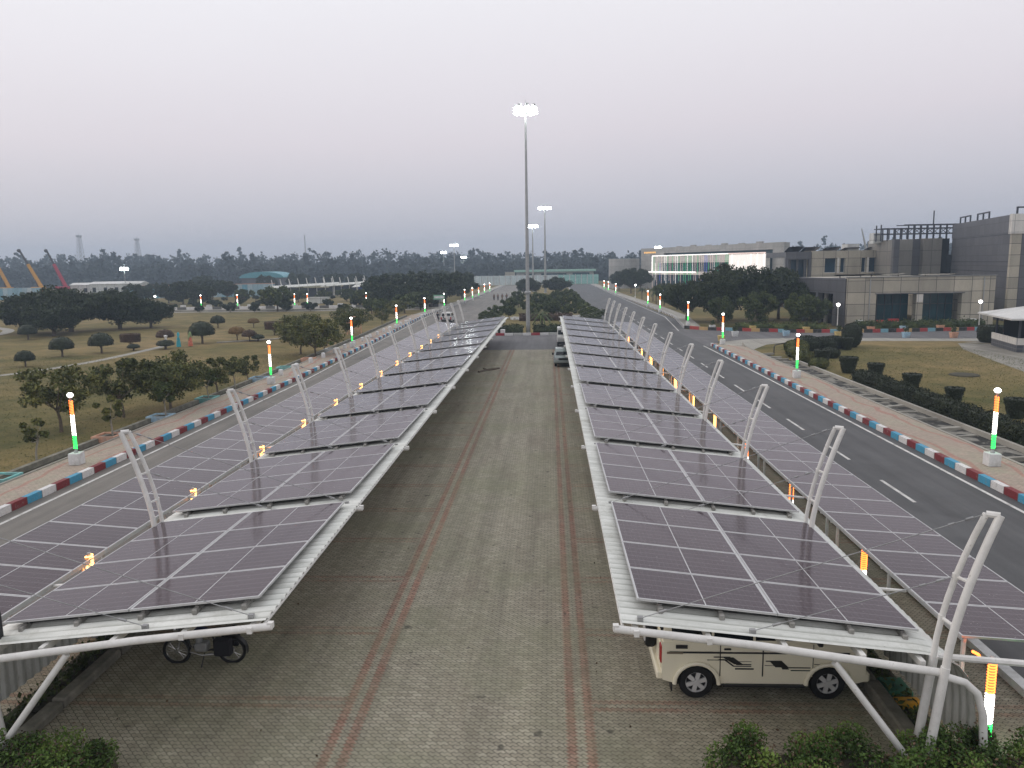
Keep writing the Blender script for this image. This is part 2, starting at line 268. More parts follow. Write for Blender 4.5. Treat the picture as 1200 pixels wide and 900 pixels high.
# ------------------------------------------------------------------ mesh builder
class MB:
    def __init__(s): s.v=[]; s.f=[]; s.m=[]
    def add(s,vs,fs,mi=0):
        o=len(s.v); s.v+= [tuple(v) for v in vs]; s.f+=[tuple(i+o for i in f) for f in fs]; s.m+=[mi]*len(fs); return s
    def box(s,x0,x1,y0,y1,z0,z1,mi=0,rz=0,c=None,bev=0):
        if bev:
            b=bev; P=[]
            for (x,y,z) in [(x0,y0,z0),(x1,y0,z0),(x1,y1,z0),(x0,y1,z0),(x0,y0,z1),(x1,y0,z1),(x1,y1,z1),(x0,y1,z1)]:
                sx=1 if x==x0 else -1; sy=1 if y==y0 else -1; sz=1 if z==z0 else -1
                P+=[(x+sx*b,y,z+sz*b),(x,y+sy*b,z+sz*b),(x+sx*b,y+sy*b,z)]
            import bmesh
            bm=bmesh.new(); 
            for p in P: bm.verts.new(p)
            bmesh.ops.convex_hull(bm,input=bm.verts); bm.verts.index_update()
            vs=[tuple(v.co) for v in bm.verts]; fs=[[v.index for v in f.verts] for f in bm.faces]; bm.free()
        else:
            vs=[(x0,y0,z0),(x1,y0,z0),(x1,y1,z0),(x0,y1,z0),(x0,y0,z1),(x1,y0,z1),(x1,y1,z1),(x0,y1,z1)]
            fs=[(0,3,2,1),(4,5,6,7),(0,1,5,4),(1,2,6,5),(2,3,7,6),(3,0,4,7)]
        if rz:
            cx,cy=c if c else ((x0+x1)/2,(y0+y1)/2); a,b_=math.cos(rz),math.sin(rz)
            vs=[(cx+(x-cx)*a-(y-cy)*b_,cy+(x-cx)*b_+(y-cy)*a,z) for x,y,z in vs]
        return s.add(vs,fs,mi)
    def tube(s,pts,r,n=8,mi=0,cap=True):
        pts=[Vector(p) for p in pts]; rs=r if isinstance(r,(list,tuple)) else [r]*len(pts)
        vs=[];prev=None
        for i,p in enumerate(pts):
            d=(pts[min(i+1,len(pts)-1)]-pts[max(i-1,0)]).normalized()
            a=prev if prev is not None else (Vector((0,0,1)) if abs(d.z)<.9 else Vector((1,0,0)))
            u=(a-d*a.dot(d))
            u=u.normalized() if u.length>1e-6 else d.orthogonal().normalized()
            w=d.cross(u); prev=u
            for k in range(n):
                t=2*PI*k/n; vs.append(p+(u*math.cos(t)+w*math.sin(t))*rs[i])
        fs=[(i*n+k,i*n+(k+1)%n,(i+1)*n+(k+1)%n,(i+1)*n+k) for i in range(len(pts)-1) for k in range(n)]
        if cap: fs+=[tuple(range(n-1,-1,-1)),tuple((len(pts)-1)*n+k for k in range(n))]
        return s.add(vs,fs,mi)
    def lathe(s,prof,n=12,mi=0,c=(0,0,0),axis='z',cap=True):
        vs=[]
        for r,z in prof:
            for k in range(n):
                t=2*PI*k/n; x,y=r*math.cos(t),r*math.sin(t)
                vs.append((c[0]+x,c[1]+y,c[2]+z) if axis=='z' else (c[0]+x,c[1]+z,c[2]+y) if axis=='y' else (c[0]+z,c[1]+x,c[2]+y))
        fs=[(i*n+k,i*n+(k+1)%n,(i+1)*n+(k+1)%n,(i+1)*n+k) for i in range(len(prof)-1) for k in range(n)]
        fs+=[tuple(range(n-1,-1,-1)),tuple((len(prof)-1)*n+k for k in range(n))] if cap else []
        return s.add(vs,fs,mi)
    def prism(s,poly,a0,a1,plane='xy',mi=0):
        n=len(poly)
        f={'xy':lambda p,q,a:(p,q,a),'xz':lambda p,q,a:(p,a,q),'yz':lambda p,q,a:(a,p,q)}[plane]
        vs=[f(p,q,a0) for p,q in poly]+[f(p,q,a1) for p,q in poly]
        fs=[tuple(range(n-1,-1,-1)),tuple(range(n,2*n))]+[(i,(i+1)%n,n+(i+1)%n,n+i) for i in range(n)]
        return s.add(vs,fs,mi)
    def loft(s,secs,mi=0,caps=True):
        n=len(secs[0]); vs=[p for q in secs for p in q]
        fs=[(i*n+k,i*n+(k+1)%n,(i+1)*n+(k+1)%n,(i+1)*n+k) for i in range(len(secs)-1) for k in range(n)]
        if caps: fs+=[tuple(range(n-1,-1,-1)),tuple((len(secs)-1)*n+k for k in range(n))]
        return s.add(vs,fs,mi)
    def mesh(s,name,mats,smooth=False):
        me=bpy.data.meshes.new(name); me.from_pydata(s.v,[],s.f)
        for m in (mats if isinstance(mats,(list,tuple)) else [mats]): me.materials.append(M[m] if isinstance(m,str) else m)
        if len(set(s.m))>1: me.polygons.foreach_set('material_index',s.m)
        if smooth: 
            me.polygons.foreach_set('use_smooth',[True]*len(s.f))
            try: me.set_sharp_from_angle(angle=R(40))
            except Exception: pass
        me.update(); return me
    def build(s,name,mats,parent=None,smooth=False,loc=None,rz=0):
        o=bpy.data.objects.new(name,s.mesh(name,mats,smooth)); col.objects.link(o)
        if parent: o.parent=parent
        if loc: o.location=loc
        if rz: o.rotation_euler.z=rz
        return o
def tag(o,label,cat,group=None,kind=None):
    if label: o['label']=label
    if cat: o['category']=cat
    if group: o['group']=group
    if kind: o['kind']=kind
    return o
def empty(name,loc,label,cat,group=None,rz=0,sc=1):
    o=bpy.data.objects.new(name,None); col.objects.link(o); o.location=loc; o.rotation_euler.z=rz; o.scale=(sc,sc,sc) if not isinstance(sc,tuple) else sc
    o.empty_display_size=.2
    return tag(o,label,cat,group)
def copy_tree(o,loc,rz=0,label=None,sc=None,parent=None):
    c=o.copy(); col.objects.link(c)
    if parent: c.parent=parent
    else:
        c.location=loc; c.rotation_euler.z=rz
        if sc is not None: c.scale=(sc,sc,sc) if not isinstance(sc,tuple) else sc
        if label: c['label']=label
    for ch in list(o.children): copy_tree(ch,None,parent=c)
    return c
def link_mesh(name,me,parent,loc=(0,0,0)):
    o=bpy.data.objects.new(name,me); col.objects.link(o); o.parent=parent; o.location=loc; return o
def sheet(name,poly,z,mat,kind='structure'):
    me=bpy.data.meshes.new(name); me.from_pydata([(x,y,z) for x,y in poly],[],[tuple(range(len(poly)))]); me.materials.append(M[mat])
    o=bpy.data.objects.new(name,me); col.objects.link(o); o['kind']=kind; return o
def struct(o,kind='structure'): o['kind']=kind; return o

# ------------------------------------------------------------------ foliage
def leafmesh(name,C,size,mat,extra=None,extramat=None,aspect=.6):
    """C: Nx3 centres; each becomes one leaf-sized quad, size array or scalar"""
    n=len(C); rg=RNG
    a=rg.normal(size=(n,3)); a/=np.linalg.norm(a,axis=1)[:,None]
    b=np.cross(a,rg.normal(size=(n,3))); b/=np.linalg.norm(b,axis=1)[:,None]
    s=(np.ones(n)*size*rg.uniform(.6,1.3,n))[:,None]
    V=np.stack([C-a*s,C+b*s*aspect,C+a*s,C-b*s*aspect],1).reshape(-1,3)
    F=[(4*i,4*i+1,4*i+2,4*i+3) for i in range(n)]
    V=V.tolist(); mi=[0]*n
    if extra is not None:
        o=len(V); V+= [tuple(v) for v in extra.v]; F+=[tuple(i+o for i in f) for f in extra.f]; mi+=[1]*len(extra.f)
    me=bpy.data.meshes.new(name); me.from_pydata(V,[],F); me.materials.append(M[mat])
    if extra is not None: me.materials.append(M[extramat or mat]); me.polygons.foreach_set('material_index',mi)
    me.update(); return me
def blob(center,rad,n,shell=.5):
    d=RNG.normal(size=(n,3)); d/=np.linalg.norm(d,axis=1)[:,None]
    r=RNG.uniform(shell,1.06,n)[:,None]
    return np.array(center)+d*r*np.array(rad)
def tree_meshes(seed,h,rx,trunk_h,nclump,per,leaf,mat,bark='bark',flat=.75,tr=.12,limbs=True,droop=0):
    """a tapered trunk with limbs, a crown of leaf clumps with gaps; returns (trunk mesh, crown mesh)"""
    rg=np.random.default_rng(seed); t=MB(); top=Vector((rg.uniform(-.2,.2),rg.uniform(-.2,.2),trunk_h))
    t.tube([(0,0,-.05),(rg.uniform(-.06,.06)*h*.2,0,trunk_h*.5),top],[tr*1.25,tr,tr*.8],8)
    P=[]; zc=(trunk_h*.85+h)/2; rz=(h-trunk_h*.8)/2
    for i in range(nclump):
        th=2*PI*(i*.618)+rg.uniform(-.4,.4); ph=math.acos(1-2*((i+.5)/nclump)); k=rg.uniform(.5,1.02)
        c=np.array([math.cos(th)*math.sin(ph)*rx*k,math.sin(th)*math.sin(ph)*rx*k,zc+math.cos(ph)*rz*k*.95])
        q=rx*rg.uniform(.2,.38); P.append(blob(c,(q,q,q*flat),per,.35))
        if limbs and i%2==0:
            mid=(Vector(c)+top)/2+Vector((0,0,-.08*h*rg.uniform(0,1)))
            t.tube([top-Vector((0,0,trunk_h*.25*rg.uniform(0,1))),mid,Vector(c)],[tr*.55,tr*.33,tr*.1],5)
    C=np.concatenate(P); C=C[C[:,2]>trunk_h*.45]
    return t.mesh('trunk',bark,True), leafmesh('crown',C,leaf,mat)
def tree(loc,meshes,label,group=None,sc=1,rz=0,cat='tree',name='tree'):
    o=empty(name,loc,label,cat,group,rz,sc); link_mesh('trunk',meshes[0],o); link_mesh('crown',meshes[1],o); return o
def clipped(prof,mat,n=600,leaf=.06,sx=1,sy=1,stem=None,bark='bark'):
    """clipped shrub: solid of revolution dressed with leaves on its surface; prof = [(r,z)...] bottom to top"""
    m=MB(); pr=[(r*.96,z) for r,z in prof]; m.lathe(pr,16)
    m.v=[(x*sx*(1+.03*math.sin(9*y+5*z)),y*sy,z) for x,y,z in m.v]
    seg=[]; 
    for (r0,z0),(r1,z1) in zip(prof[:-1],prof[1:]): seg.append(((r0+r1)/2+.02)*math.hypot(r1-r0,z1-z0))
    w=np.array(seg)/sum(seg); idx=RNG.choice(len(seg),n,p=w); t=RNG.uniform(0,1,n); th=RNG.uniform(0,2*PI,n)
    r=np.array([prof[i][0]+(prof[i+1][0]-prof[i][0])*u for i,u in zip(idx,t)]); z=np.array([prof[i][1]+(prof[i+1][1]-prof[i][1])*u for i,u in zip(idx,t)])
    C=np.stack([r*np.cos(th)*sx,r*np.sin(th)*sy,z],1)+RNG.normal(size=(n,3))*leaf*.35
    me=leafmesh('crown',C,leaf,mat,m,mat); tm=None
    if stem:
        s=MB(); z0=prof[0][1]
        s.tube([(0,0,-.03),(.02,0,z0*.5),(0,0,z0+.15)],[stem*1.2,stem,stem],7)
        for k in range(4): a=k*PI/2+.4; s.tube([(0,0,z0*.55),(math.cos(a)*prof[0][0]*.4*sx,math.sin(a)*prof[0][0]*.4*sy,z0+.1)],[stem*.6,stem*.35],5)
        tm=s.mesh('trunk',bark,True)
    return tm,me
def place_clip(loc,ms,label,group,name='topiary',cat='shrub',sc=1,rz=0):
    if ms[0] is None:
        o=bpy.data.objects.new(name,ms[1]); col.objects.link(o); o.location=loc; o.scale=(sc,)*3 if not isinstance(sc,tuple) else sc; o.rotation_euler.z=rz
        return tag(o,label,cat,group)
    o=empty(name,loc,label,cat,group,rz,sc); link_mesh('trunk',ms[0],o); link_mesh('crown',ms[1],o); return o
def hedge(name,pts,w,h,dens,leaf,mat,label,group=None,cat='hedge',rough=.06,z0=0,corew=.9):
    """a hedge along a polyline: core + leaves over its sides and top"""
    core=MB(); C=[]
    for (a,b) in zip(pts[:-1],pts[1:]):
        a=Vector(a).to_3d();b=Vector(b).to_3d(); d=(b-a); ln=d.length; d.normalize(); nrm=Vector((-d.y,d.x,0))
        k=max(2,int(ln/.8)); secs=[]
        for i in range(k+1):
            p=a+d*(ln*i/k); j=RNG.uniform(-rough,rough); hw=w/2*corew
            secs.append([tuple(p-nrm*hw*.85+Vector((0,0,z0))),tuple(p-nrm*(hw+j)+Vector((0,0,z0+h*.5))),tuple(p-nrm*hw*.8+Vector((0,0,z0+h*.93+j))),
                         tuple(p+nrm*hw*.8+Vector((0,0,z0+h*.93-j*.5))),tuple(p+nrm*(hw+j)+Vector((0,0,z0+h*.5))),tuple(p+nrm*hw*.85+Vector((0,0,z0)))])
        core.loft(secs)
        n=int(dens*ln*(w+2*h)); t=RNG.uniform(0,ln,n); s=RNG.uniform(0,w+2*h,n)
        x=np.where(s<h,-w/2,np.where(s<h+w,s-h-w/2,w/2)); z=np.where(s<h,s,np.where(s<h+w,h,w+2*h-s))
        bm=.06*np.sin(t*2.3)+.05*np.sin(t*5.1+1)
        P=np.array(a)[None]+t[:,None]*np.array(d)[None]+x[:,None]*np.array(nrm)[None]; P[:,2]=z0+z*(1+bm)
        P+=RNG.normal(size=P.shape)*rough; C.append(P)
    C=np.concatenate(C); C[:,2]=np.maximum(C[:,2],z0+.03)
    o=bpy.data.objects.new(name,leafmesh(name,C,leaf,mat,core,mat)); col.objects.link(o)
    return tag(o,label,cat,group)
# ------------------------------------------------------------------ camera
H=9.0
f_=Vector((-0.05014,0.98696,-0.15292)) # replaced below
pitch=R(8.796272091194128); yaw=R(2.908275020018518); roll=R(.93)
cy,sy=math.cos(yaw),math.sin(yaw); cp,sp=math.cos(pitch),math.sin(pitch)
F_=Vector((-sy*cp,cy*cp,-sp)); r_=Vector((cy,sy,0)); u_=r_.cross(F_)
Rx=math.cos(roll)*r_-math.sin(roll)*u_; Uy=math.sin(roll)*r_+math.cos(roll)*u_
cd=bpy.data.cameras.new('camera'); co=bpy.data.objects.new('camera',cd); col.objects.link(co)
mw=Matrix.Identity(4)
for i in range(3): mw[i][0]=Rx[i]; mw[i][1]=Uy[i]; mw[i][2]=-F_[i]
mw[0][3],mw[1][3],mw[2][3]=0,0,H
co.matrix_world=mw; cd.sensor_width=36; cd.lens=27.0; cd.clip_end=6000; cd.clip_start=.1
scn.camera=co

# ------------------------------------------------------------------ dusk sky and sun
w=bpy.data.worlds.new('World'); scn.world=w; w.use_nodes=True; nt=w.node_tree
bg=nt.nodes['Background']; sky=nt.nodes.new('ShaderNodeTexSky'); sky.sky_type='NISHITA'; sky.sun_disc=False
SUN_EL,SUN_AZ=R(7),R(-75)
sky.sun_elevation=SUN_EL; sky.sun_rotation=SUN_AZ; sky.dust_density=4; sky.air_density=1.2; sky.altitude=200
tc=nt.nodes.new('ShaderNodeTexCoord'); nm=N(nt,'ShaderNodeVectorMath',operation='NORMALIZE'); L(nt,tc.outputs['Generated'],nm.inputs[0])
sx=N(nt,'ShaderNodeSeparateXYZ'); L(nt,nm.outputs[0],sx.inputs[0])
nz=noise(nt,stretch(nt,nm.outputs[0],(1,1,5)),1.6,4,.5)
e=math_(nt,'ADD',sx.outputs[2],math_(nt,'MULTIPLY',math_(nt,'SUBTRACT',nz,.5),.035))
e=math_(nt,'ADD',e,math_(nt,'MULTIPLY',sx.outputs[0],-.03))
rc=ramp(nt,e,[(0,srgb(172,171,179)[:3]),(.03,srgb(178,177,186)[:3]),(.085,srgb(192,189,197)[:3]),(.16,srgb(210,203,209)[:3]),(.23,srgb(218,213,218)[:3]),(.32,srgb(226,224,228)[:3]),(.6,srgb(232,231,234)[:3]),(1,srgb(228,229,234)[:3])])
sc_=mixc(nt,1.0,sky.outputs[0],(.006,.006,.006,1),'MULTIPLY')
ad=mixc(nt,1.0,rc,sc_,'ADD'); L(nt,ad,bg.inputs[0]); bg.inputs[1].default_value=1.0
sl=bpy.data.lights.new('sun','SUN'); sl.energy=.55; sl.angle=R(30); sl.color=(1,.86,.78)
so=bpy.data.objects.new('sun',sl); col.objects.link(so)
# sun direction: azimuth measured like the sky texture, clockwise from +Y
sd=Vector((math.sin(SUN_AZ)*math.cos(R(25)),math.cos(SUN_AZ)*math.cos(R(25)),math.sin(R(25))))
sky.sun_elevation=R(25)
so.rotation_euler=sd.to_track_quat('Z','Y').to_euler()
scn.view_settings.view_transform='Standard'; scn.view_settings.look='None'; scn.view_settings.exposure=.24; scn.view_settings.gamma=1

# ------------------------------------------------------------------ ground and roads
sheet('ground',[(-1500,-25),(1500,-25),(1500,2200),(-1500,2200)],0,'dry_lawn')
sheet('parking_pavement',[(-10.2,-20),(6.6,-20),(6.6,82),(-10.2,82)],.008,'grey_pavers')
sheet('crossing_road',[(-9.4,82),(7.9,82),(7.9,98.9),(-9.4,98.9)],.012,'road_mid')
sheet('road_left',[(-20.6,-20),(-9.4,-20),(-9.4,125),(-9.0,345),(-20.4,345),(-23,130),(-20.6,70)],.004,'road_tan')
sheet('road_right',[(7.9,-20),(17.35,-20),(17.35,86),(18.3,104),(20.2,125),(19.4,200),(18.6,345),(7,345),(7.3,125)],.004,'road_dark')
sheet('gate_road',[(-60,345),(60,345),(60,349),(-60,349)],.004,'road_mid')
sheet('side_road',[(17.0,82.5),(19.3,88.2),(23.5,91.0),(30,91.6),(45,88.8),(60,88),(120,84),(120,96),(56,98.8),(40,97.2),(31,98.2),(24,101.7),(18.4,105.5),(16.6,106)],.008,'road_mid')
sheet('side_path',[(19.9,78),(23.5,84.5),(28,88),(44,86.2),(46.5,85),(44,84.2),(50,82),(60,82),(60,88),(45,88.79),(30,91.55),(23.5,90.95),(19.4,88.1),(18.9,84)],.012,'concrete')
sheet('kiosk_path',[(37,60),(60,60),(60,82),(49,82),(43.5,84),(41,78)],.006,'gravel_apron')
sheet('back_path_right',[(7.9,-20),(7.9+0.02,-20),(7.9,82),(7.5,82)],.003,'grey_pavers')
sheet('verge_pavement',[(7.45,-20),(9.7,-20),(9.7,82),(7.45,82)],.008,'grey_pavers')
sheet('verge_pavement',[(-13.5,-20),(-11.25,-20),(-11.25,82),(-13.5,82)],.008,'grey_pavers')
sheet('planting_strip_right',[(6.85,-20),(7.45,-20),(7.45,82),(6.85,82)],.016,'dark_soil')
sheet('planting_strip_left',[(-11.25,-20),(-10.5,-20),(-10.5,82),(-11.25,82)],.016,'dark_soil')
sheet('cross_road',[(-23.2,164.5),(-200,171),(-200,176),(-22.6,172.5)],.006,'concrete')
sheet('cross_path',[(-23.3,160.8),(-200,166),(-200,169),(-23.2,163)],.005,'gravel_apron')
# the curving path over the left lawn
def ribbon(name,pts,w,z,mat,h=0):
    m=MB(); P=[Vector(p) for p in pts]; n=len(P); Lf=[];Rg=[]
    for i,p in enumerate(P):
        d=(P[min(i+1,n-1)]-P[max(i-1,0)]).normalized(); nn=Vector((-d.y,d.x))
        Lf.append(p+nn*w/2); Rg.append(p-nn*w/2)
    for i in range(n-1):
        q=[Lf[i],Rg[i],Rg[i+1],Lf[i+1]]
        if h:
            vs=[(a.x,a.y,z) for a in q]+[(a.x,a.y,z+h) for a in q]
            m.add(vs,[(0,1,2,3),(7,6,5,4),(0,4,5,1),(1,5,6,2),(2,6,7,3),(3,7,4,0)])
        else: m.add([(a.x,a.y,z) for a in q],[(0,1,2,3)])
    return struct(m.build(name,mat))
def curve(pts,n=8):
    out=[]; P=[Vector(p) for p in pts]
    for i in range(len(P)-1):
        p0,p1,p2,p3=P[max(i-1,0)],P[i],P[i+1],P[min(i+2,len(P)-1)]
        for k in range(n):
            t=k/n; out.append(.5*((2*p1)+(-p0+p2)*t+(2*p0-5*p1+4*p2-p3)*t*t+(-p0+3*p1-3*p2+p3)*t**3))
    out.append(P[-1]); return out
ribbon('garden_path',curve([(-62,55),(-53,61),(-48.5,66.5),(-46.5,74),(-46.3,82),(-46.6,91)]),1.1,.01,'concrete')
ribbon('garden_path',curve([(-110,84),(-90,95),(-82,107),(-86,118),(-95,126)]),1.6,.01,'concrete')
ribbon('garden_path',[(-41.5,93.5),(-34.5,98)],.45,.01,'concrete',.12)
# painted lines
mk=MB()
for k in range(26):
    y=22.0+k*6.35
    if k: mk.add([(13.48,y,.012),(13.62,y,.012),(13.62+.01,y+3.0,.012),(13.49,y+3.0,.012)],[(0,1,2,3)])
struct(mk.build('lane_dashes','line_paint'))
mk=MB(); P=[(16.72,-20),(16.72,60),(16.6,80),(16.55,84)]
for a,b in zip(P[:-1],P[1:]): mk.add([(a[0],a[1],.012),(a[0]+.15,a[1],.012),(b[0]+.15,b[1],.012),(b[0],b[1],.012)],[(0,1,2,3)])
P=[(17.0,103),(19.2,130),(18.7,200),(18.0,345)]
for a,b in zip(P[:-1],P[1:]): mk.add([(a[0],a[1],.012),(a[0]+.15,a[1],.012),(b[0]+.15,b[1],.012),(b[0],b[1],.012)],[(0,1,2,3)])
struct(mk.build('edge_line_right','line_paint'))
mk=MB(); P=[(-20.12,-20),(-20.02,60),(-21.6,110),(-22.3,135),(-19.9,345)]
for a,b in zip(P[:-1],P[1:]): mk.add([(a[0],a[1],.012),(a[0]+.15,a[1],.012),(b[0]+.15,b[1],.012),(b[0],b[1],.012)],[(0,1,2,3)])
struct(mk.build('edge_line_left','line_paint'))
# kerbs and raised walks (structure)
def strip(name,inner,outer,z0,z1,mat):
    m=MB(); n=len(inner); secs=[]
    for a,b in zip(inner,outer): secs.append([(a[0],a[1],z0),(a[0],a[1],z1),(b[0],b[1],z1),(b[0],b[1],z0)])
    m.loft(secs); return struct(m.build(name,mat))
KL=[(-20.6,-10),(-20.6,60),(-21.4,95),(-22.5,125),(-22.9,140)]
KR=[(17.35,-10),(17.35,80),(17.4,84)]
off=lambda P,d:[(x+d,y) for x,y in P]
strip('kerb_left',KL,off(KL,-.24),0,.3,'kerb_tricolour')
strip('walk_left',off(KL,-.24),off(KL,-2.3),0,.285,'pink_walk_pavers')
strip('walk_edging_left',off(KL,-2.3),off(KL,-2.42),0,.33,'concrete')
strip('kerb_right',KR,off(KR,.24),0,.3,'kerb_tricolour_two')
strip('walk_right',off(KR,.24),[(19.75,-10),(19.9,70),(20.2,80),(20.9,84.5)],0,.285,'pink_walk_pavers')
strip('walk_edging_right',[(19.75,-10),(19.9,70),(20.2,80),(20.9,84.5)],[(19.9,-10),(20.05,70),(20.35,80),(21.0,84.5)],0,.32,'concrete')
KL2=[(-22.9,140),(-21.0,190),(-20.1,345)]
strip('kerb_left_far',KL2,off(KL2,-.3),0,.3,'kerb_side'); strip('walk_left_far',off(KL2,-.3),off(KL2,-2.3),0,.28,'concrete')
KR2=[(18.4,107),(20.4,128),(20.4,150),(19.0,220),(18.2,345)]
strip('kerb_right_far',KR2,off(KR2,.3),0,.3,'kerb_side'); strip('walk_right_far',off(KR2,.3),off(KR2,2.3),0,.28,'concrete')
SK=[(18.4,106.5),(20.5,103.6),(24,101.8),(31,98.3),(40,97.3),(56,98.9),(120,96.1)]
strip('kerb_side_road',SK,[(x+.05,y+.3) for x,y in SK],0,.42,'kerb_many')
strip('kerb_verge_right',[(9.7,-10),(9.7,82)],[(9.95,-10),(9.95,82)],0,.18,'white_base')
strip('kerb_verge_left',[(-13.5,-10),(-13.5,82)],[(-13.75,-10),(-13.75,82)],0,.18,'white_base')
strip('kerb_median',[(-9.2,98.9),(7.0,98.9)],[(-9.2,99.2),(7.0,99.2)],0,.32,'kerb_redwhite')
for x,nm in ((-9.3,'left'),(7.15,'right')):
    strip('kerb_median_'+nm,[(x,98.9),(x+(.35 if x<0 else -.05),340)],[(x+.25,98.9),(x+(.6 if x<0 else .2),340)],0,.28,'kerb_side')
strip('cross_road_kerb',[(-23.5,173.1),(-200,176.6)],[(-23.5,173.5),(-200,177)],0,.6,'kerb_whitegap')
struct(strip('cross_road_kerb_near',[(-23.3,163.4),(-200,170)],[(-23.3,163.6),(-200,170.2)],0,.35,'concrete'))
# ditches beside the walks
strip('ditch_right',[(20.05,-10),(20.35,78)],[(21.9,-10),(21.9,70)],-.02,.05,'ditch_lining')
m=MB()
for i in range(26):
    y=22+i*2.1+RNG.uniform(-.5,.5)
    if RNG.random()<.75: m.box(20.1,21.6,y,y+RNG.uniform(.12,.3),.05,.05+RNG.uniform(.06,.2),rz=RNG.uniform(-.2,.35))
m.box(21.75,21.95,-10,70,0,.3)
struct(m.build('ditch_ribs_right','concrete'))
strip('ditch_left',off(KL,-2.42),off(KL,-3.3),-.01,.06,'dark_soil'); strip('ditch_wall_left',off(KL,-3.3),off(KL,-3.55),0,.3,'stone_kerb')
# stone kerbs at the back of the parking bays
def stone_kerb(x,y0,side,label):
    o=empty('stone_kerb',(x,y0,0),label,'kerb')
    y=0; 
    while y<68:
        ln=RNG.uniform(1.6,2.4); j=RNG.uniform(-.05,.05)
        m=MB(); m.box(-.16+j,.16+j,.02,ln-.05,0,.24+RNG.uniform(-.03,.03),bev=.04); b=m.build('stone_block','stone_kerb',o,loc=(0,y,0)); y+=ln
    return o
stone_kerb(-10.35,12.6,-1,'rough stone kerb behind the left parking bays under the carport')
stone_kerb(6.72,13.2,1,'rough stone kerb behind the right parking bays beside the cream car')
for y,m_,c in ((15.3,'paint_green','green'),(14.75,'paint_orange','orange')):
    mm=MB(); mm.box(-.26,.26,-.3 if c=='green' else -.1,.3 if c=='green' else .1,0,.2,bev=.03); tag(mm.build('painted_block',m_,loc=(7.15,y,0)),c+' painted concrete block behind the front wheel of the cream car','block')

